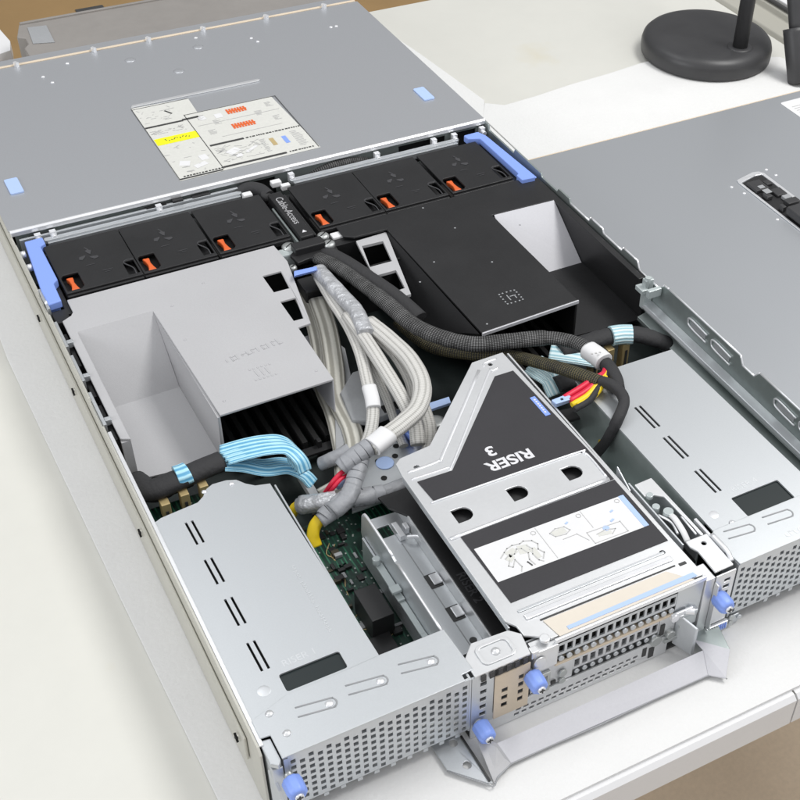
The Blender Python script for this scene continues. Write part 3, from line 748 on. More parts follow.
m = MB(); m.plate([(2.4,195),(8.5,197.8),(33.3,200.5),(38,204),(42,209.5),(47,212),(56,211.5),(62,209),(66,203),(71,198.5),(80,196),(83.4,38),(83.4,18),(3,18)], 84.8, 86, holes=holes)
part(r1, 'top_plate', m, M.zinc)
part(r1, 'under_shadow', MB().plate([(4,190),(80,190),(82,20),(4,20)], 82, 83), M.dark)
part(r1, 'window_film', MB().box(27, 66, 37, 53, 83.5, 84.4), M.window)
part(r1, 'side_edge', MB().box(82.2, 83.4, 40, 195, 36, 84.6), M.zinc, 0.2)
m = MB()
for x, y in ((40,207.6),(58,206.8)): dome(m, (x,y,85.9), 1.8, 1.2)
pieces(r1, 'rivet', m, M.rim); m = MB()
for x, y in ((13.8,28.4),(17.5,12.4)): dome(m, (x,y,87.4), 2.5, 1.2)
pieces(r1, 'rivet', m, M.zincw)
m = MB(); m.plate([(9.4,-1),(118,-1),(118.2,3.5),(125.6,4),(124,37.2),(84,37.4),(66,36.6),(26,35.8),(3.6,28.6),(3.6,16),(9.2,15.4)], 86.3, 87.5)
rb = part(r1, 'rear_bracket', m, M.zinc, 0.35)
m = MB()
pressed_slot(m, 27, 22.4, 46, 19.6, z=87.5); pressed_slot(m, 57, 23.2, 77, 20.4, z=87.5); pressed_slot(m, 89, 23, 108, 19.6, z=87.5)
pieces(rb, 'pressed_slot', m, M.greyd)
m = MB()
for x, y in ((46,19.6),(77,20.4),(108,19.6)): dome(m, (x-1, y, 87.4), 2.6, 1.0)
pieces(rb, 'slot_boss', m, M.rim)
text_part(r1, 'riser_lettering', 'RISER 1', 6.6, (43, 57.5, 86.05), 0.03, M.stamp, h=.05)
m = MB(); rnd = random.Random(9)
for i in range(24):
    y = 123 - i*2.4
    if i in (5, 14): continue
    m.obox((66 + rnd.uniform(-.4,.4), y, 86.1), (rnd.uniform(1.6,2.8), .8, .15)); m.obox((65.5, y-.9, 86.1), (.7, 1.4, .15))
part(r1, 'pressed_marking', m, M.stamp)
m = MB(); dome(m, (17, 45, 85.9), 4.2, .25); part(r1, 'round_mark', m, M.stamp)
m = MB(); m.grille((12.5,-0.6,38.2), (1,0,0), (0,0,1), 21, 8, 5.15, 5.6, 2.9, 3.2, -1.4)
m.box(10, 12.4, -0.8, 0.8, 37, 85); m.box(120.7, 122, -.8, 12, 37, 86); m.box(12.4,120.6,-.8,.8,83.2,86.2)
gr = part(r1, 'rear_grille', m, M.zinc)
part(r1, 'inner_bracket', MB().box(13, 120, 14, 15, 40, 84), M.greyd)
m = MB()
for i in range(9): m.box(30+i*5.15*2, 33+i*5.15*2, -0.7, .7, 35.2, 38)
pieces(r1, 'bottom_tooth', m, M.zinc)
m = MB(); m.plate([(2.6,16),(8.8,15),(9,0),(6.5,-3),(3,0)], 82, 85.5); m.box(3,9.2,-1.2,14,GZ+3,80); m.hexa([(2,4,44),(4,2,44),(6,-8,40),(4,-8,40)],[(2,4,76),(4,2,76),(6,-4,64),(4,-4,64)])
part(r1, 'corner_flange', m, M.zinc, 0.5)

r4 = thing('riser_cage', 'grey metal riser cage with three slotted vents, at the lower right of the server', 'riser cage', (350, 100, 40))
holes = []
for y0, y1 in ((128,152.5),(94,117.4),(57.6,80.7)):
    for x0 in (332.4, 336.2): holes.append([(x0,y0),(x0+1.8,y0),(x0+1.4,y1),(x0-.4,y1)])
holes.append(rrect(338.6, 376.6, 30.5, 49, 1, 2))
m = MB(); m.plate([(311,196),(393.5,194.8),(395.5,20),(311,20)], 84.8, 86, holes=holes)
part(r4, 'top_plate', m, M.zinc)
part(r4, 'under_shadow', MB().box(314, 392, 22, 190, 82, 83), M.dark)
part(r4, 'window_film', MB().box(338, 377.5, 30, 50, 83.5, 84.4), M.window)
m = MB(); m.box(311, 312.2, 40, 194, 34, 84.6); m.box(392.4, 393.4, 20, 194, 34, 84.6)
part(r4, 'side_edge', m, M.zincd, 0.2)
m = MB(); m.plate([(308.4,-1),(431,-1),(431,18),(424,29.5),(310.6,30),(306,26)], 86.3, 87.5)
rb = part(r4, 'rear_bracket', m, M.zinc, 0.35)
m = MB(); pressed_slot(m, 315, 22.6, 332, 20.6, z=87.5); pressed_slot(m, 344.6, 21.4, 362, 20, z=87.5); pressed_slot(m, 376, 21.4, 394, 20, z=87.5)
pieces(rb, 'pressed_slot', m, M.greyd)
m = MB(); dome(m, (326, 30.5, 86.4), 2.2, 1.0); dome(m, (320, 42, 85.9), 3.6, .25); pieces(rb, 'rivet', m, M.rim)
text_part(r4, 'riser_lettering', 'RISER 4', 6.6, (354, 55, 86.05), 0.03, M.stamp, h=.05)
m = MB(); rnd = random.Random(4)
for i in range(9): m.obox((349 + i*3.4, 5.5, 87.6), (1, rnd.uniform(2,4.4), .15)); m.obox((350 + i*3.4, 5.5+rnd.choice([-1.5,1.5]), 87.6), (2, .8, .15))
sub(rb, 'pressed_marking', m, M.stamp)
m = MB(); m.grille((309.5,-0.6,38.2), (1,0,0), (0,0,1), 24, 8, 5.1, 5.6, 2.9, 3.2, -1.4); m.box(307.8,309.4,-.8,12,37,86); m.box(309.4,431.8,-.8,.8,83.2,86.2)
part(r4, 'rear_grille', m, M.zinc)
part(r4, 'inner_bracket', MB().box(310, 430, 14, 15, 40, 84), M.greyd)
m = MB()
for i in range(10): m.box(338+i*10.2, 341+i*10.2, -0.7, .7, 35.2, 38)
pieces(r4, 'bottom_tooth', m, M.zinc)
m = MB(); m.box(309,318,-1.2,10,GZ+.4,36); m.cyl((318,-1,33),(318,-2.4,33),2.0,seg=10)
part(r4, 'lower_bracket', m, M.zinc, 0.4)

# raised middle riser
r3 = thing('riser_cage', 'raised riser cage with black film and upside down RISER 3 lettering in white', 'riser cage', (220, 100, 50))
Dh = []
for x0, y0 in ((171.2,108.3),(212,109.3),(253.4,109.6)):
    x1 = x0 + 12.4; y1 = y0 + 12
    Dh.append([(x0,y1),(x0,y0),(x0+6.5,y0)] + [(x0+6.5+6*math.sin(a), y0+6-6*math.cos(a)) for a in [math.pi*k/8 for k in range(1,8)]] + [(x0+6.5,y1)])
m = MB(); m.plate([(251,243),(254,246),(279.6,246.5),(283.8,3),(176,3),(168,9),(163,12),(162.5,20),(158.4,26),(158.2,163),(159.5,175),(164,178.5),(187.3,181)], 85.4, 87, holes=Dh + [circ(265,238.5,1.8,10), circ(271.5,29.5,1.8,10), circ(170.5,166,2.2,10)])
part(r3, 'top_plate', m, M.zincw, 0.35)
part(r3, 'under_plate', MB().box(166, 274, 30, 150, 80, 81), M.chip)
m = MB(); m.tube([(254.5,236,87),(192,170,87),(186,165,87),(163,164,87)], 1.3, 0.5, seg=8); m.tube([(268,232.5,87),(262,231,87),(257,228,87),(193,158.5,87),(188,156.5,87),(162,157,87)], 1.0, 0.6, seg=8); m.tube([(272,242,87),(262,241.5,87),(259.5,238,87)], .8,.5,seg=8)
part(r3, 'stepped_ridge', m, M.rim)
m = MB(); m.plate([(261,224.6),(275.9,224.4),(279.6,131),(279.9,97.6),(277.2,97.6),(277.2,125),(273,130.4),(166,133.2),(164.4,153.2),(189.5,152.4)], 87.15, 87.45)
part(r3, 'black_film', m, M.blackf)
m = MB(); m.tube([(164,132.0,87.3),(268,130.2,87.3),(275.2,128,87.3),(277,122,87.3),(276.6,101,87.3)], 0.8, 0.7, seg=8); m.tube([(160,98.6,87.3),(220,98.9,87.3),(277,99.2,87.3)], 1.6, 0.9, seg=8)
part(r3, 'band_ridge', m, M.rim)
part(r3, 'black_film', MB().plate([(166.6,97),(279.8,96.8),(280,35.8),(168.2,36.6)], 87.15, 87.45), M.blackf)
lab3 = part(r3, 'instruction_label', MB().plate([(168.9,84),(276.7,82),(276.6,51.8),(169.1,53.8)], 87.55, 87.8), M.white)
sub(lab3, 'blue_strip', MB().plate([(273,82.1),(276.7,82),(276.6,51.8),(273,51.9)], 87.85, 88.0), M.bluel)
m = MB(); rnd = random.Random(12)
def stroke(mb, pts, w=.35, z=87.95):
    for (ax, ay), (bx, by) in zip(pts, pts[1:]):
        L = math.hypot(bx-ax, by-ay); mb.obox(((ax+bx)/2, (ay+by)/2, z), (L+w, w, .12), rz=math.atan2(by-ay, bx-ax))
hand = [(180,70),(184,73),(187,75),(191,76),(196,75),(199,76),(204,74),(206,70),(204,66),(206,62),(203,58)]
stroke(m, hand, .7); stroke(m, [(182,68),(186,70),(189,69),(192,72),(195,71),(197,66),(195,61),(196,56)], .7)
stroke(m, [(184,66),(181,62),(183,60),(187,65),(188,58),(186,55)], .6); stroke(m, [(199,72),(201,68),(199,64),(200,58),(202,56)], .7)
stroke(m, [(238,64),(262,63),(262,53.5),(238,54),(238,64)], .45); stroke(m, [(222,66),(232,66),(236,58)], .4)
stroke(m, [(211,82),(211,54)], .25); stroke(m, [(244,82),(244,66)], .25)
stroke(m, [(217,74),(222,76),(228,75),(230,71),(226,69),(219,70),(217,74)], .5); stroke(m, [(243,60),(250,61),(256,59),(252,56)], .6)
for cx in (208,241,270): stroke(m, [(cx+1.6*math.cos(a), 79+1.6*math.sin(a)) for a in [k*.8 for k in range(9)]], .25)
sub(lab3, 'pictogram_lines', m, M.paperd)
m = MB()
for q in ((188,71,7,5,.3),(196,70,7,7,-.2),(185,67,5,4,.6),(201,64,4,9,0),(223,72.5,9,5,.1),(248,58.5,9,3,-.2)): m.obox((q[0],q[1],87.87),(q[2],q[3],.1),rz=q[4])
sub(lab3, 'pictogram_shading', m, M.paper)
m = MB(); m.lathe((251,62,87.9), [(2.2,0),(2.2,.1)], 16); m.obox((258,66,88),(3,1.4,.1),rz=.4); m.obox((231,77,88),(2.4,1.2,.1),rz=.4); m.obox((262,73,88),(2.4,1.2,.1),rz=.3)
sub(lab3, 'blue_marks', m, M.bluel)
m = MB(); m.obox((193.5,58,88),(.9,4.5,.15),rz=.3); sub(lab3, 'black_tick', m, M.ink)
m = MB(); m.plate([(170,20.8),(170,25),(273.4,24.4),(273.4,20.4)], 87.1, 88.2)
part(r3, 'raised_rib', m, M.rim, 0.5)
m = MB(); m.plate([(168.5,27.8),(168.5,29.8),(272,29.6),(272,27.6)], 87.1, 87.7)
part(r3, 'raised_rib', m, M.zinc, 0.3)
part(r3, 'edge_shadow_slot', MB().plate([(177,16.8),(272,16.0),(272,17),(177,18)], 87.1, 87.3), M.ink)
part(r3, 'slot_mark', MB().box(274.5, 279.5, 14.6, 16.8, 87.1, 87.3), M.ink)
part(r3, 'insulating_strip', MB().plate([(178,16),(181,1.6),(276,1.4),(264,14.8)], 87.1, 87.7), M.cream, 0.2)
part(r3, 'blue_line', MB().plate([(188,6.0),(188,3.4),(279,3.0),(278,6.6)], 87.8, 88.0), M.bluel)
part(r3, 'bright_edge', MB().box(177, 284, -0.4, 1.3, 84.5, 88.0), M.rim, 0.4)
part(r3, 'side_flange', MB().box(283, 284.4, 3, 246, 52, 85.2), M.zincw, 0.3)
part(r3, 'side_flange', MB().box(158.4, 159.6, 22, 163, 81, 85.2), M.zinc, 0.3)
text_part(r3, 'riser_lettering', 'RISER', 12.6, (228, 144.2, 87.5), math.pi, M.inkw, bold=.35, sx=1.12)
text_part(r3, 'riser_number', '3', 12.6, (220.5, 157.5, 87.5), math.pi, M.inkw, bold=.35, sx=1.15)
bt = part(r3, 'blue_tag', MB().plate([(271.2,192.5),(275.2,192.5),(275.4,171),(271.4,171)], 87.5, 87.9), M.blue)
m = MB()
for i in range(7): m.obox((273.2, 189 - i*2.4, 88.0), (1.3, 1.5, .1))
sub(bt, 'tag_print', m, M.inkw)
# rear face of the raised riser
m = MB(); m.grille((179.5,0.4,71), (1,0,0), (0,0,1), 15, 1, 5.6, 11.5, 3.8, 6.5, -1.2, stag=0); m.box(263.6,283,0.2,1.4,54,84)
part(r3, 'rear_grille', m, M.zinc)
m = MB()
for i in range(15): m.cyl((182.3+i*5.6,-0.6,68.2),(182.3+i*5.6,1.6,68.2),1.9,seg=10)
pieces(r3, 'stud', m, M.zinc)
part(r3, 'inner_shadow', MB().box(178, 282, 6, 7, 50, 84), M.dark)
part(r3, 'tan_ledge', MB().box(178, 262, -1.0, 4, 64, 65.6), M.tan)
m = MB(); m.box(163, 179, -1.2, 8, 66, 84.6); m.box(161,166,-1,4,80,86); m.cyl((172,4,86.8),(172,4,89),3.2,seg=14); m.cyl((166,-1.6,77),(166,-3,77),4,seg=16)
part(r3, 'corner_bracket', m, M.zincw, 0.6)

# ------------------------------------------------------------------ lower middle riser in its well
r2 = thing('riser_cage', 'empty low riser cage with bright folded edges and a black side marked RISER 2', 'riser cage', (140, 100, 40))
m = MB(); m.plate([(126,42),(156.6,40),(156.6,168.5),(135,170),(126,150)], 48.6, 50, holes=[rect(137,146,150,160)])
part(r2, 'floor_sheet', m, M.zinc, 0.3)
m = MB(); m.plate([(40,44),(40,80),(100,80),(104,79),(108,80),(146,79.6),(153,75),(155,58),(150,44)], 124.2, 126, axis='x')
fl = part(r2, 'tall_flange', m, M.zinc, 0.2)
m = MB(); m.tube([(125.1,41,80.2),(125.1,100,80.3)], 1.0, .7, seg=6); m.tube([(125.1,108,80.3),(125.1,145,79.8),(125.1,152,76)], 1.0, .7, seg=6); sub(fl, 'bright_edge', m, M.rim)
m = MB(); m.box(120,124,44,60,58,60); m.box(120,124,60,130,58,59.5); m.box(119,123.8,88,122,59.6,61.5); m.cyl((120,122,62),(120,122,67),2.6,seg=12); m.box(117,123.6,92,98,63.6,66)
part(r2, 'step_rail', m, M.clear, 0.5)
part(r2, 'outer_skirt', MB().box(122.4, 123.9, 42, 150, 36, 57.8), M.zinc, 0.2)
m = MB(); m.hexa([(155.6,31,50.2),(157,31,50.2),(157,168,50.2),(155.6,168,50.2)], [(156.2,31,61),(157.2,31,61),(157.2,152,61),(156.2,152,61)])
part(r2, 'right_flange', m, M.zincw, 0.2)
m = MB()
for y in (66, 96): m.box(146,154.5,y,y+12,50.2,50.6)
pieces(r2, 'square_opening', m, M.ink)
m = MB()
for y in (67.5, 97.5): m.box(148.6,155,y,y+9,50.8,52)
m.box(146,150,142,156,50.4,55); m.box(152,155,146,152,50.4,56); m.tube([(150,140,55),(156,136,56),(157,130,56)],1.4,seg=8)
pieces(r2, 'bent_tab', m, M.rim, 0.5)
part(r2, 'fold_line', MB().box(146.2,146.8,44,140,50.1,50.4), M.greyd)
m = MB(); m.cyl((150,48,50),(150,48,50.5),2.4,seg=14); part(r2, 'screw_hole', m, M.ink)
part(r2, 'black_side_panel', MB().plate([(157.4,28),(176,28),(176,176),(146,176),(148,164),(157.4,150)], 59.6, 61.2), M.black, 0.3)
text_part(r2, 'riser_lettering', 'RISER 2', 8.5, (163.2, 78, 61.4), -math.pi/2, M.inkg, bold=.1)
m = MB(); m.plate([(124,-1),(160,-1),(162.4,14),(157,19.6),(133,21),(124,12)], 85.6, 87)
part(r2, 'rear_tab', m, M.zincw, 0.4)
m = MB(); m.plate(rrect(132,154,2.5,17,4), 87.1, 88.0, holes=[rrect(134,152,4.2,15.2,3)]); dome(m,(143,9.4,87),3,1.6)
part(r2, 'pressed_square', m, M.zincw, 0.3)
m = MB()
for i in range(6): m.box(128+i*5.4, 131+i*5.4, -1.8, -1.05, 80.5, 85.5)
pieces(r2, 'notch', m, M.ink)

# ------------------------------------------------------------------ rear face
rp = thing('rear_panel', 'perforated rear panel with port openings and small square holes below the raised riser', 'rear panel', (200, 0, 45))
m = MB(); m.plate(rect(122.4,136.8,38,85.4), -0.7, 0.7, holes=[rect(128,132,z,z+3.4) for z in (46.5,53.5,60.5,67.5,75)], axis='y')
part(rp, 'narrow_blank', m, M.zinc, 0.2)
m = MB(); m.plate(rect(137.2,160.4,38.5,79), -1.4, -.4, holes=[rect(142,146,z,z+4) for z in (47,54,61)] + [rect(153,156.5,z,z+4) for z in (46,53,60,67)], axis='y')
part(rp, 'tan_blank', m, M.tan, 0.3)
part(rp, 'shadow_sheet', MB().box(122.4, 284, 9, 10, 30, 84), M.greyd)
hl = []
for r_, z in enumerate((26.9+2.2, 26.9+6.4)):
    for i in range(17): hl.append(rect(152+i*5.2+r_*1.2, 155.4+i*5.2+r_*1.2, z+2.2, z+4.4))
m = MB(); m.plate(rect(122.4,262,GZ+.4,44.5), -0.6, 0.6, holes=hl, axis='y')
part(rp, 'base_strip', m, M.zincw, 0.15)
part(rp, 'base_floor', MB().box(122.4, 283, 0.8, 8.8, GZ+.4, 29), M.ink)
m = MB(); m.grille((192,0.8,50.5), (1,0,0), (0,0,1), 11, 1, 5.6, 11, 3.6, 6.5, -1.2, stag=0); m.box(163,191.8,.6,2,45,65.6); m.box(253.8,283,.6,2,45,65.6)
part(rp, 'port_grille', m, M.zincw)
m = MB(); 
for i in range(11): m.cyl((194.8+i*5.6,-.4,48.6),(194.8+i*5.6,1,48.6),1.7,seg=10)
pieces(rp, 'stud', m, M.zinc)
m = MB(); m.plate(rect(167,175,44,62), -1.6, 0.5, holes=[rect(169.4,172.8,47,59)], axis='y'); m.cyl((184,-.2,54),(184,-1.6,54),3,seg=12); m.cyl((184,-.2,47),(184,-1.6,47),2.4,seg=12)
part(rp, 'port_shell', m, M.solder, 0.3)
m = MB(); m.box(177,180,-.4,.4,46,49); m.box(243,246,-.9,-.1,34,42); m.box(248,252,-.9,-.1,30,40); m.box(255,258,-.2,.5,47,57); pieces(rp, 'dark_slot', m, M.ink)
m = MB(); m.cyl((252,-2,45),(252,2,45),4.2,seg=16); m.cyl((262,-3,47),(262,2,47),3.2,seg=14); m.cyl((270,-3,52),(270,2,52),2.8,seg=14); m.box(258,268,-2.5,1,40,43)
pieces(rp, 'knurled_screw', m, M.solder, 0.3)
m = MB(); m.hexa([(266,0,34),(268,0,34),(275,-12,31),(273,-12,31)], [(266,0,62),(268,0,62),(275,-12,56),(273,-12,56)]); m.box(266,280,-3,2,60,62.5)
part(rp, 'lever_flange', m, M.zinc, 0.5)
m = MB(); m.cyl((271,-1,63.5),(276,-4,63.5),2.4,seg=12); m.cyl((262,-1,63.5),(262,-4,63.5),3,seg=12); m.box(260,276,-2.4,-0.8,61,66); part(rp, 'lever_pin', m, M.rim, .4)
m = MB(); m.box(283.4,290.4,-1,12,34,84.5); m.plate(rect(291,306,37.5,84.5), -1.4, -.2, holes=[rect(298,302.5,z,z+3) for z in (64,70,76)], axis='y'); m.box(290.2,291.4,-5,-1,38,80)
part(rp, 'right_bracket', m, M.zincw, 0.4)
m = MB(); m.box(291,308,-3,-0.5,29,36); part(rp, 'bottom_port', m, M.rim, 0.4)
m = MB()
for i in range(8): m.box(293+i*1.8,294+i*1.8,-3.6,-3.1,30,35)
pieces(rp, 'port_pin', m, M.blue)
m = MB(); m.cyl((311,-1,36),(311,-2.6,36),2.0,seg=12); m.cyl((311,-1,31),(311,-3,31),1.8,seg=12); pieces(rp, 'small_bolt', m, M.solder)

# bracket beside the raised riser, with its lever
lk = thing('riser_latch', 'zinc latch bracket with a shiny lever beside the raised riser', 'latch', (298, 45, 86))
m = MB(); m.plate([(291,1),(305,1.2),(305.6,30),(289.6,30.2),(289.4,25),(291.6,20)], 85.4, 87, holes=[circ(299,24,1.7,10)])
part(lk, 'end_plate', m, M.zincw, 0.4)
m = MB(); m.plate([(289.8,76),(289.8,88),(303.2,88.5),(304,31),(302,31),(300.8,70),(296,74)], 84.6, 86)
part(lk, 'long_plate', m, M.zincw, 0.4)
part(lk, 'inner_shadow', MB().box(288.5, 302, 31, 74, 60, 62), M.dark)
m = MB(); m.box(302.4,303.6,32,86,60,84.4); m.box(287.4,288.6,30,92,58,85); m.hexa([(285,88,60),(286,88,60),(288,104,60),(287,104,60)],[(285,86,84),(286,86,84),(288.4,106,88),(287.4,106,88)])
part(lk, 'side_sheet', m, M.zinc, 0.3)
m = MB(); m.tube([(296.5,56,84),(295.5,50,86),(294.6,40,85),(294,33,82)], 2.2, 1.3, seg=10)
part(lk, 'lever', m, M.white)
m = MB(); m.cyl((296,58,80),(296,58,86),3.4,seg=16); m.cyl((292,66,78),(292,66,85),2.6,seg=14); m.cyl((293,75,84),(293,75,87),2.4,seg=14)
pieces(lk, 'pivot', m, M.clear, 0.3)
m = MB(); m.tube([(301,34,84),(300,40,86),(300.4,50,86)], .8, seg=6); m.tube([(290,60,83),(293,50,84),(291,40,84)], .9, seg=6); part(lk, 'spring_wire', m, M.rim)
m = MB(); m.tube([(307.2,27,88),(307.2,12,88.3),(306,4,86.5)], 1.7, 1.2, seg=8); m.box(305.8,307.6,12,44,84,86.8)
part(lk, 'rounded_edge', m, M.rim)

# blue thumb screws
def thumb(loc, label, tilt=0.0):
    t = thing('thumb_screw', label, 'thumb screw', loc, 'blue thumb screws on the rear edge')
    x, y, z = loc
    m = MB(); rings = [(3.8,2),(5.2,1),(5.5,0),(5.4,-7),(5.0,-9),(3.9,-10)]
    pr = []
    for r, d in rings:
        pr.append([m.bm.verts.new((x + r*(1+.045*math.cos(10*a))*math.cos(a), y + d, z + r*(1+.03*math.cos(10*a))*math.sin(a))) for a in [2*math.pi*i/40 for i in range(40)]])
    for a, b in zip(pr, pr[1:]):
        for i in range(40):
            f = m.bm.faces.new((a[i], a[(i+1)%40], b[(i+1)%40], b[i])); f.smooth = True
    m.bm.faces.new(pr[-1]); m.bm.faces.new(pr[0][::-1])
    part(t, 'grip', m, M.blue)
    m = MB(); m.cyl((x,y-9.8,z),(x,y-11.4,z),2.7,2.3,seg=18); part(t, 'screw_head', m, M.rim)
    m = MB(); m.box(x-1.8,x+1.8,y-11.8,y-11.45,z-.4,z+.4); m.box(x-.4,x+.4,y-11.82,y-11.48,z-1.8,z+1.8); part(t, 'cross_slot', m, M.ink)
    m = MB(); m.cyl((x,y+2,z),(x,y+9,z),2.6,seg=14); part(t, 'shank', m, M.solder)
    return t
t0 = thumb((11.5,-6,71), 'blue thumb screw at the rear left corner of the server')
for loc, lab_ in (((127.4,-4,41.5), 'blue thumb screw low down beside the left grille, above the end of the tray'),
                  ((160.5,-4,68.5), 'blue thumb screw at the left end of the raised riser, right of the tan plate'),
                  ((294,-4,66.5), 'blue thumb screw beside the right grille')):
    copy_thing(t0, loc, lab_)

# grey support tray at the rear
ty = thing('support_tray', 'lavender grey sheet metal tray with angled ends lying behind the server', 'metal bracket', (200, -20, 30))
m = MB(); m.plate([(99.2,5.9),(100.0,-14.4),(116.2,-32.6),(119.3,-34.2),(117.1,3.5),(109.0,7.0)], 29, 30.2, holes=[circ(111.5,0.2,2.6,14), circ(111.7,-16.8,2.6,14)])
part(ty, 'end_plate', m, M.zinc, 0.4)
A = [(119.8,-2.5,34), (141.1,-11.3,34), (279.6,-15.2,34), (294.1,13.8,34)]
B = [(118.8,-33.9,30), (139.6,-23.8,30), (273.3,-25.9,30), (282.9,-36.9,30)]
m = MB(); m.hexa([(131.8,-15.8,36),(278.9,-15.7,36),(274.0,-29.3,29.5),(134.7,-27.7,29.5)], [(131.8,-15.8,37),(278.7,-15.6,37),(273.9,-29.2,30.5),(134.7,-27.7,30.5)])
part(ty, 'long_flap', m, M.greyl, 0.3)
m = MB(); m.hexa([(123.1,-5.0,36),(131.8,-15.8,36),(134.7,-27.7,29.5),(120.1,-34.0,28)], [(123.1,-5.0,37),(131.8,-15.8,37),(134.7,-27.7,30.5),(120.1,-33.9,29)])
part(ty, 'left_end_flap', m, M.grey, 0.3)
m = MB(); m.hexa([(278.9,-15.7,36),(277.2,-6.8,38),(294.4,-22.8,36),(282.3,-36.6,30),(274.0,-29.3,29.5)], [(278.7,-15.6,37),(277.1,-6.7,39),(294.3,-22.8,37),(282.2,-36.5,31),(273.9,-29.2,30.5)])
part(ty, 'right_end_flap', m, M.greyl, 0.3)
m = MB(); m.hexa([(281.8,22.0,34),(305.1,14.7,34),(295.7,-21.7,34),(280.1,-14.5,34),(279.3,9.4,34)], [(281.7,22.1,35),(305.0,14.8,35),(295.5,-21.6,35),(279.9,-14.4,35),(279.2,9.4,35)])
part(ty, 'right_arm', m, M.zincd, 0.3)
m = MB(); m.tube([(99.8,-14.7,29.6),(116.0,-33.0,29.6),(119.8,-35.7,29.6),(134.6,-28.0,30),(194.8,-29.1,30),(273.2,-29.3,30),(282.9,-36.9,30)], .5, .4, seg=6, sub=2)
part(ty, 'dark_fold_edge', m, M.greyd)
m = MB(); m.tube([(117.5,1.8,31),(118.0,-18.5,31),(118.0,-32.8,31)], .7, .5, seg=6, sub=2); part(ty, 'dark_fold_edge', m, M.ink)

# ------------------------------------------------------------------ cables
def cable(name, label, path, rw, rh, mat, cat='cable', group=None, power=1.0, scale=None, seg=16):
    loc = path[0]
    t = thing(name, label, cat, loc, group)
    m = MB(); m.tube(path, rw, rh, seg=seg, power=power, scale=scale, wob=0.01)
    part(t, 'sleeve', m, mat); return t
def band(t, name, path, rw, rh, mat, wob=0.0, label=None):
    m = MB(); m.tube(path, rw, rh, seg=16, power=.8, wob=wob); return part(t, name, m, mat, label=label)

c1 = cable('wire_bundle', 'flat beige wire bundle running down beside the light grey shroud', [(196.3,394.7,64),(189.8,360.4,60),(179.4,325.9,54),(167.4,291.7,50),(163.0,256.8,50),(154.7,231.5,50),(140.2,212.9,48),(119.1,209.5,44)], 7.6, 3.4, M.flatw, 'cable', power=.8)
c1b = cable('wire_bundle', 'narrow beige wire bundle tight against the light grey shroud edge', [(189.6,416.2,60),(186.6,385.1,56),(178.9,352.2,50),(165.4,317.3,46),(159.7,281.9,46),(149.7,244.7,46),(140.1,219.8,44)], 6.6, 3.2, M.flatw, 'cable', power=.8)
c2 = cable('braided_cable', 'white flat braided cable with a white tape wrap in the middle of its run', [(201.2,401.7,80),(198.2,369.2,80),(197.2,337.3,78),(192.7,305.8,76),(184.0,273.1,72),(177.5,251.0,66),(165.4,233.8,58),(148.5,224.2,52)], 4.6, 2.8, M.braidw, 'cable', power=.8)
band(c2, 'white_tape', [(183.6,270.5,72.2),(181.2,260.3,70.5),(178.7,252.6,68)], 5.4, 3.6, M.white)
c3 = cable('braided_cable', 'pale braided cable with a silver wrap at its upper end', [(200.3,343.7,82),(199.6,309.8,82),(198.5,276.5,80),(198.6,247.0,74),(198.9,227.1,64),(195.3,215.3,56)], 5.4, 3.8, M.braidw, 'cable', power=.85)
band(c3, 'silver_wrap', [(203.3,408.2,82),(203.2,389.9,84),(204.5,364.1,85),(205.7,340.8,85),(201.6,314.0,84)], 6.4, 4.6, M.silver, wob=.02)
c4 = cable('braided_cable', 'thick pale braided cable looping round to the right and ending in grey tape', [(210.1,329.1,82),(214.6,303.6,83),(217.2,271.9,84),(212.4,242.8,84),(199.8,223.9,82),(183.6,215.8,80),(169.5,211.7,78),(155.5,207.6,76)], 6.8, 4.4, M.braidw, 'cable', power=.85)
band(c4, 'white_label', [(171.3,212.3,78.6),(164.7,209.5,78),(156.7,206.9,77)], 8.0, 5.4, M.white)
m = MB(); q = (164.0,199.6,85.5)
for i in range(3): m.obox((q[0]-4+i*3.4, q[1]-1+i*1.6, q[2]), (2.4,.8,.2), rz=.5)
band(c4, 'grey_tape', [(157.0,209.1,76),(147.1,208.7,74),(139.6,207.2,72),(133.2,206.4,68)], 6.0, 5.0, M.tape, wob=.05)
c4c = cable('braided_cable', 'pale cable behind the thick looping one that runs down to the grey plate', [(225.7,303.5,66),(217.9,270.5,66),(212.8,240.8,62),(209.0,223.7,56),(201.2,211.4,50),(191.2,203.9,47)], 5.2, 3.4, M.braidw, 'cable', power=.85)
c5 = cable('taped_cable', 'beige taped cable crossing low in front of the raised riser to a yellow plug', [(191.2,191.5,46),(170.8,190.7,48),(152.4,186.7,52),(130.9,187.8,56),(117.9,191.3,56),(107.5,197.8,54),(99.4,203.2,50)], 5.6, 5.0, M.tape, 'cable')
band(c5, 'pale_tape', [(121.9,190.3,57),(114.6,191.9,57),(100.3,201.5,52)], 6.4, 5.6, M.silver, wob=.04)
band(c5, 'yellow_plug', [(100.3,203.7,50),(97.1,205.6,46),(96.0,207.4,40)], 3.6, 3.4, M.yellow)
c6 = cable('taped_cable', 'grey taped cable bending down to the bright yellow plug', [(150.3,209.7,70),(142.6,199.6,66),(132.0,188.0,62),(118.7,181.3,58),(105.7,179.9,54)], 5.4, 4.8, M.tape, 'cable')
band(c6, 'grey_tape', [(134.4,189.8,64),(125.4,182.9,61),(114.7,180.2,58)], 6.0, 5.4, M.tape, wob=.06)
m = MB()
m.tube([(106.4,181.6,54),(101.9,179.9,51),(98.8,176.6,46),(98.8,172.7,40)], 4.2, 3.2, seg=12, power=.7); part(c6, 'yellow_plug', m, M.yellow)
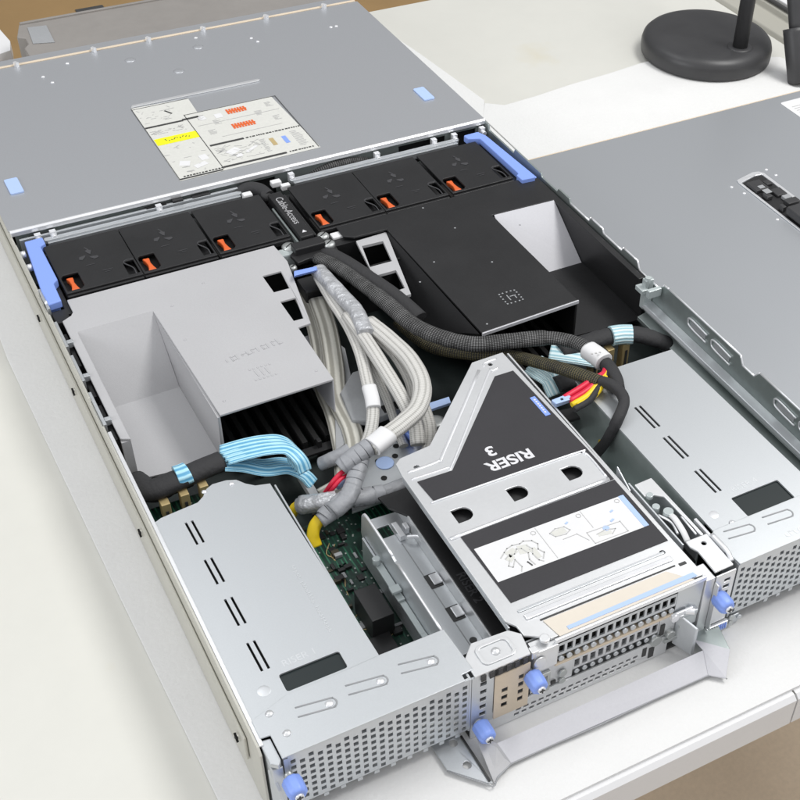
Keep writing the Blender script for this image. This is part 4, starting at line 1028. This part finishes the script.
def tape_turns(t, a, b, n, r):
    a = Vector(a); b = Vector(b)
    for i in range(n):
        p = a.lerp(b, (i + .5)/n); d = (b - a)/n
        m = MB(); m.tube([tuple(p - d*.42), tuple(p + Vector((random.uniform(-.3,.3), random.uniform(-.3,.3), .1))), tuple(p + d*.42)], r*random.uniform(.98, 1.08), r*random.uniform(.86, .98), seg=16, power=.85); part(t, 'tape_turn', m, M.tape)
tape_turns(c4, (156.2,209.0,76), (135.4,206.2,70), 4, 6.2)
tape_turns(c6, (148.7,207.8,69.5), (133.5,189.7,62.6), 4, 5.7)
tape_turns(c6, (128.1,185.8,61), (108.2,180.6,55), 4, 5.8)
tape_turns(c5, (155.4,186.8,51.5), (124.2,189.1,56), 4, 6.0)
cable('braided_cable', 'slim pale cable tucked between the silver wrap and the white taped cable', [(204.1,399.1,76),(203.5,367.0,74),(199.3,324.4,72),(196.0,289.1,68),(194.5,262.5,60),(191.6,243.4,54),(188.9,224.7,50)], 3.4, 2.6, M.braidw, 'cable')
cable('braided_cable', 'slim pale cable along the inner edge of the thick looping cable', [(210.3,315.6,78),(213.3,287.6,76),(211.5,260.6,72),(204.0,242.2,70),(193.0,235.9,66),(179.7,230.9,64)], 3.6, 2.8, M.braidw, 'cable')
c7 = cable('taped_cable', 'short dark grey taped tube lying across the board left of the cables', [(150.7,232.1,56),(143.8,232.2,54),(135.7,233.0,52),(130.0,236.1,48)], 5.6, 4.6, M.tape, 'cable')
m = MB(); m.tube([(137.5,206.7,64),(131.0,203.3,66),(124.2,201.6,62),(119.7,204.5,52)], 1.7, seg=8); m.tube([(136.9,203.8,62),(130.4,200.5,64),(124.2,198.4,61),(120.7,201.8,52)], 1.5, seg=8)
single('red_wire_pair', 'two short glossy crimson wires under the grey tape', 'wire', m, M.red, (124.0,205.2,58))
m = MB(); q=(131.2,204.9,56); m.obox(q,(9,5,4),rz=.5); single('blue_plug', 'small blue plug beside the crimson wires', 'plug', m, M.bluel, q, .8)

k1 = cable('braided_cable', 'thick black braided cable sweeping across the middle to the right with a white label', [(211.9,429.1,78),(218.1,407.0,82),(225.3,373.0,84),(232.1,340.5,84),(237.4,309.8,84),(248.9,286.4,84),(267.5,267.7,84),(291.7,256.8,86),(317.3,245.2,88),(331.9,229.8,89),(337.4,211.2,90)], 6.4, 4.9, M.braidk, 'cable', scale=lambda t: 1.05 if .25 < t < .8 else .92)
band(k1, 'white_label', [(335.5,218.8,89),(336.8,208.9,90),(337.7,200.7,90)], 7.4, 6.2, M.white)
m = MB()
q=(332.0,203.9,98)
for i in range(3): m.obox((q[0]-3+i*3,q[1]+.6-i*.6,q[2]),(1.6,1.2,.4),rz=-.5)
part(k1, 'label_print', m, M.paperd)
band(k1, 'cloth_tail', [(339.2,202.8,88),(336.5,189.8,91),(333.6,178.7,91),(329.6,169.8,90)], 5.0, 4.6, M.bsleeve)
k2 = cable('braided_cable', 'thinner black braided cable with olive threads passing below the thick black one', [(239.2,338.4,66),(247.8,300.6,66),(267.9,274.1,70),(290.9,254.3,74),(302.5,224.1,84),(312.4,199.4,90),(320.8,180.0,93)], 5.2, 4.4, M.braido, 'cable')
band(k2, 'cloth_tail', [(318.9,184.7,92),(323.8,173.3,95),(326.0,162.5,95),(322.7,152.3,94),(311.0,142.4,90),(308.0,146.9,70),(302.9,152.8,52)], 4.0, 3.8, M.bsleeve)
m = MB(); m.tube([(309.6,155.9,62),(306.5,153.0,58)], 1.6, seg=8); single('yellow_wire', 'short yellow wire end beside the black cloth tail', 'wire', m, M.yellow, (320.4,172.6,44))
k3 = cable('cloth_sleeved_cable', 'slack black cloth sleeved cable behind the white braided ones near the bracket', [(220.3,441.0,76),(227.9,411.7,80),(236.7,379.7,80),(245.0,353.5,78),(251.9,325.8,74)], 7.0, 4.4, M.bsleeve, 'cable')

cable('braided_cable', 'short black braided cable arching behind the fan row below the cover edge', [(253.8,560.7,68),(261.1,559.0,74),(277.7,556.8,78),(297.1,557.1,78),(313.4,558.9,74),(324.0,565.3,66)], 5.0, 4.2, M.braidk, 'cable')
w1 = thing('power_wires', 'red and yellow wire group with a pale blue plug right of the raised riser', 'wires', (281.6,179.7,88))
for k, (dx, dy, mt, nm) in enumerate(((0,0,M.red,'red_wire'),(2,4,M.red,'red_wire'),(1,8,M.yellow,'yellow_wire'),(4,10,M.yellow,'yellow_wire'),(0,12,M.bsleeve,'black_wire'))):
    b = (292.4,181.4,88)
    y = -dy*1.15
    m = MB(); m.tube([(b[0]+dx,b[1]+y,b[2]), (b[0]+dx+14,b[1]+y+2,b[2]+2), (b[0]+dx+26,b[1]+y*.6+4,b[2]+4), (b[0]+36,b[1]+6+y*.2,b[2]+4), (b[0]+42,b[1]+12,b[2]+2)], 2.3, seg=10)
    part(w1, nm, m, mt)
m = MB(); m.hexa([(284.7,185.7,84),(300.0,186.5,84),(297.9,179.1,84),(284.5,178.6,84)], [(281.9,181.7,90),(297.0,182.5,90),(295.5,176.0,90),(282.8,176.5,90)])
pb = part(w1, 'blue_plug', m, M.bluel, 0.8)
m = MB(); m.obox((289.0,178.8,90.4),(1.6,1.6,.6)); sub(pb, 'plug_dot', m, M.ink)
m = MB(); q=(309.8,192.1,58); m.obox(q,(20,13,3),rz=-.1); single('black_clip_plate', 'small rounded black plate right of the raised riser', 'clip', m, M.chip, q, 1.2)

# black cloth bundle in front of each shroud
s1 = thing('cloth_wrapped_cable', 'black cloth wrapped cable bundle lying along the front of the light grey shroud', 'cable', (15.5,253.7,62))
m = MB(); m.tube([(8.4,268.4,58),(14.3,250.1,62),(31.7,250.8,62),(50.0,253.5,62),(66.2,255.2,62)], 8.5, 6.0, seg=16, wob=.03); part(s1, 'cloth_sleeve', m, M.bsleeve)
m = MB(); m.tube([(6.8,271.9,50),(15.8,256.5,50),(33.2,258.5,50),(43.5,259.8,50)], 5.5, 4, seg=14, wob=.04); part(s1, 'cloth_sleeve', m, M.bsleeve)
m = MB(); m.tube([(33.1,252.7,62.6),(37.3,252.7,62.6),(41.6,253.2,62.6)], 9.4, 7.0, seg=16); part(s1, 'light_blue_band', m, M.ribbon)
s2 = thing('light_blue_ribbon_cable', 'bundle of glossy light blue ribbon cables curling out beside the light grey shroud', 'ribbon cable', (67.2,258.1,62))
def shifted(path, *d): return [(p[0]+d[0], p[1]+d[1], p[2]+d[2]) for p in path]
up_path = [(67.6,259.8,66),(81.3,254.8,70),(94.2,250.3,72),(105.1,244.8,72),(109.9,235.9,68),(111.1,231.5,60)]
low_path = [(64.9,253.8,61),(76.5,249.1,59),(89.3,241.7,56),(104.0,238.8,54),(112.8,232.3,50),(116.9,227.1,44)]
for k in range(4):
    m = MB(); m.tube(shifted(up_path, k*.6, 2-k*4.2, k*.3), 5.4, .8, seg=10, power=.7); part(s2, 'ribbon', m, M.ribbon)
for k in range(4):
    m = MB(); m.tube(shifted(low_path, k*.5, -k*3.2 + 5, k*.5), 5.6, .8, seg=10, power=.7); part(s2, 'ribbon', m, M.ribbon)
s3 = thing('cloth_wrapped_cable', 'black cloth wrapped cable bundle in front of the black shroud with a pale cyan band', 'cable', (358.4,255.4,60))
m = MB(); m.tube([(336.7,256.6,60),(358.2,255.4,62),(380.3,254.2,62),(397.1,248.7,62),(411.6,241.6,58),(425.3,237.7,50)], 8.0, 5.5, seg=16, wob=.03); part(s3, 'cloth_sleeve', m, M.bsleeve)
m = MB(); m.tube([(380.6,253.2,62.6),(389.3,251.0,62.6),(396.3,247.5,62.6)], 9.2, 6.8, seg=16); part(s3, 'pale_cyan_band', m, M.ribbonp)
s4 = thing('light_blue_ribbon_cable', 'pale cyan ribbon cables emerging under the black braided cables', 'ribbon cable', (336.7,256.6,60))
m = MB(); m.tube([(329.8,260.0,60),(339.5,252.4,60),(351.4,245.2,58),(359.3,242.7,54)], 11, 2.4, seg=12, power=.7); part(s4, 'ribbon', m, M.ribbonp)
for k in range(4):
    m = MB(); m.tube(shifted([(305.1,248.0,62),(307.5,238.8,62),(312.1,231.5,58),(313.1,222.2,52)], k*3.0, k*1.8, k*.5), 7.4-k*.5, .8, seg=10, power=.7); part(s4, 'ribbon', m, M.ribbonp)
m = MB(); m.tube([(316.4,228.1,56),(328.8,228.4,56),(340.8,230.4,54)], 8, 5, seg=14); single('cloth_wrapped_cable', 'short black cloth cable end beside the pale cyan ribbons', 'cable', m, M.bsleeve, (328.8,228.4,56))
# side sheet right of the raised riser (seen below the wires)
sd = thing('partition_sheet', 'green tinted grey metal sheet between the raised riser and the right riser cage', 'metal sheet', (298, 120, 45))
part(sd, 'sheet', MB().box(286, 310.4, 32, 190, 40, 42), M.zincd, .3)
part(sd, 'upright', MB().box(286, 287.2, 106, 190, 42.2, 66), M.zincd, .3)

# ------------------------------------------------------------------ removed cover on the right
ld = thing('removed_cover', 'removed grey server cover with a black recessed latch handle lying on the right', 'server cover', (660, 250, 28))
m = MB(); m.box(446, 880, -26, 530.5, 48.6, 50); sh = part(ld, 'sheet', m, M.lid, 0.3)
m = MB(); m.box(446,447.2,-26,530,30,48.4); m.box(878.8,880,-26,530,30,48.4); m.box(448,878,529,530.4,34,48.4)
part(ld, 'side_flange', m, M.wall, 0.3)
part(ld, 'pale_edge', MB().box(446, 880, 530.7, 532, 46, 50.1), M.tan, 0.3)
m = MB()
for y0 in (500, 440, 380, 300): m.box(443,445.8,y0-14,y0,38,48)
pieces(ld, 'hook', m, M.zinc, .3)
fr = part(ld, 'latch_frame', MB().plate([(623,409),(624.5,413.5),(646,418.5),(653,417),(656,413),(656,250),(623,250)], 50.1, 51.2, holes=[[(625.5,407.5),(645,412.5),(652.5,411.5),(652.5,255),(625.5,255)]]), M.rim, 0.5)
m = MB(); m.plate([(625.8,407),(645,412),(652.2,411),(652.2,255),(625.8,255)], 50.1, 50.5); part(ld, 'latch_recess', m, M.chip)
la = part(ld, 'latch_handle', MB().plate([(627,346),(650,346),(650,262),(627,262)], 52, 60), M.rubber, 2.0)
m = MB(); m.box(626.5,641,386,402,50.7,54); m.box(643,650,392,399,50.7,53); m.box(628,634,372,380,50.7,54.5); m.box(640,651,372,384,50.7,53); m.box(638,651.5,354,362,50.7,55); m.box(628,632,350,356,50.7,56)
pieces(la, 'moulded_block', m, M.rubber, .6)
m = MB(); m.box(630,637,377,384,54.6,55.2); m.box(642,650,364,370,50.7,53.8); m.box(631,637,387,392,54.1,54.6); pieces(la, 'pale_insert', m, M.greyd, .4)
m = MB()
for q in ((614,407),(618,393),(663,418),(665,406),(618,344)): dome(m, (q[0],q[1],49.9), 1.8, .8)
pieces(ld, 'rivet', m, M.rim)
wl_ = part(ld, 'white_label', MB().plate(rrect(758,828,440,518,3), 50.2, 50.4), M.white)
m = MB()
for i in range(12): m.box(764, 764+random.uniform(20,50), 505-i*4, 506-i*4, 50.5, 50.6)
sub(wl_, 'label_print', m, M.paperd)

# ------------------------------------------------------------------ lamp, foot and trunking at the back right
lp = thing('lamp_base', 'round black desk lamp base with a thin upright post', 'desk lamp', (788, 684, 27))
m = MB(); m.lathe((788,684,27.7), [(70,0),(72.5,1),(73,4),(73,12),(71.5,17),(68,20.5),(62,22.5),(50,23.2),(30,22.2),(10,22),(2,22)], 96)
part(lp, 'weighted_base', m, M.rubber)
m = MB(); m.cyl((799,640,49),(799,640,400),8.2,seg=28); part(lp, 'post', m, M.rubber)
m = MB(); m.lathe((799,640,49.6), [(14,0),(14,1.2),(12,2.2),(9,2.4)], 32); part(lp, 'post_collar', m, M.rubber)
ft = thing('stand_foot', 'black tube in a thick black sleeve standing at the right edge behind the removed cover', 'stand', (843, 590, 27))
m = MB(); m.tube([(840,580,28),(840,590,50),(842,606,78)], 13.5, 12.5, seg=24); part(ft, 'sleeve', m, M.rubber)
m = MB(); m.tube([(842,600,72),(843,640,160),(845,700,290)], 8.5, seg=20); part(ft, 'tube', m, M.rubber)
tr = thing('cable_trunking', 'beige cable trunking running along the right edge of the table', 'trunking', (910, 600, 20))
m = MB(); m.plate([(893,2),(893,20),(897,26),(925,26),(927,34),(936,34),(936,2)], 200, 1300, axis='y'); part(tr, 'channel', m, M.trunk, 1.5)
m = MB(); m.tube([(931,300,37),(931,700,37),(931,1200,37)], 2.4, seg=10); part(tr, 'black_cable', m, M.ink)
part(tr, 'white_panel', MB().box(940, 1500, 200, 1300, 2, 38), M.white, 1)

# ------------------------------------------------------------------ camera (intrinsics from the picture's vanishing lines) and light
cam = bpy.data.cameras.new('camera'); co = bpy.data.objects.new('camera', cam); COL.objects.link(co)
cam.sensor_width = 36.0; cam.lens = 56.5068; cam.shift_x = -0.11828; cam.shift_y = 0.07454
co.matrix_world = Matrix(((0.875181, 0.309893, -0.371517, -0.089007), (-0.482712, 0.610719, -0.627703, -0.371800), (0.032372, 0.728689, 0.684079, 0.654809), (0.000000, 0.000000, 0.000000, 1.000000)))
cam.clip_start = 0.02; cam.clip_end = 50
scene.camera = co

w = bpy.data.worlds.new('World'); scene.world = w; w.use_nodes = True
nt = w.node_tree; bg = nt.nodes['Background']
tc = nt.nodes.new('ShaderNodeTexCoord'); mp = nt.nodes.new('ShaderNodeMapping'); mp.inputs['Rotation'].default_value = (math.radians(-38), math.radians(8), 0)
nt.links.new(tc.outputs['Generated'], mp.inputs['Vector'])
sp = nt.nodes.new('ShaderNodeSeparateXYZ'); nt.links.new(mp.outputs[0], sp.inputs[0])
cr = nt.nodes.new('ShaderNodeValToRGB'); e = cr.color_ramp.elements
mr = nt.nodes.new('ShaderNodeMapRange'); mr.inputs['From Min'].default_value = -1; nt.links.new(sp.outputs[2], mr.inputs['Value']); nt.links.new(mr.outputs[0], cr.inputs[0])
e[0].position = 0.35; e[0].color = (0.25, 0.25, 0.25, 1)
e[1].position = 0.98; e[1].color = (1.0, 1.0, 1.02, 1)
k = e.new(0.7); k.color = (0.5, 0.51, 0.53, 1)
nt.links.new(cr.outputs[0], bg.inputs[0]); bg.inputs[1].default_value = 0.86

def lamp(name, loc, target, sx, sy, power, col):
    d = bpy.data.lights.new(name, 'AREA'); d.shape = 'RECTANGLE'; d.size = sx; d.size_y = sy; d.energy = power; d.color = col
    o = bpy.data.objects.new(name, d); COL.objects.link(o); o.location = loc
    o.rotation_euler = (Vector(target) - Vector(loc)).to_track_quat('-Z', 'Y').to_euler(); return o
lamp('ceiling_tube_light', (1.25, 0.15, 1.8), (0.25, 0.3, 0), 1.1, 0.5, 25, (1.0, 0.99, 0.97))
lamp('ceiling_tube_light', (-0.3, 1.3, 2.2), (0.3, 0.4, 0), 1.4, 0.5, 9, (0.97, 0.99, 1.0))
lamp('left_fill_light', (-1.9, 0.2, 1.1), (0.1, 0.3, 0), 1.0, 0.9, 15, (0.97, 0.98, 1.0))  # added fill lamp, brightens the left foam strip and outer chassis wall
scene.view_settings.view_transform = 'Standard'; scene.view_settings.look = 'None'; scene.view_settings.exposure = 0
scene.render.engine = 'CYCLES'
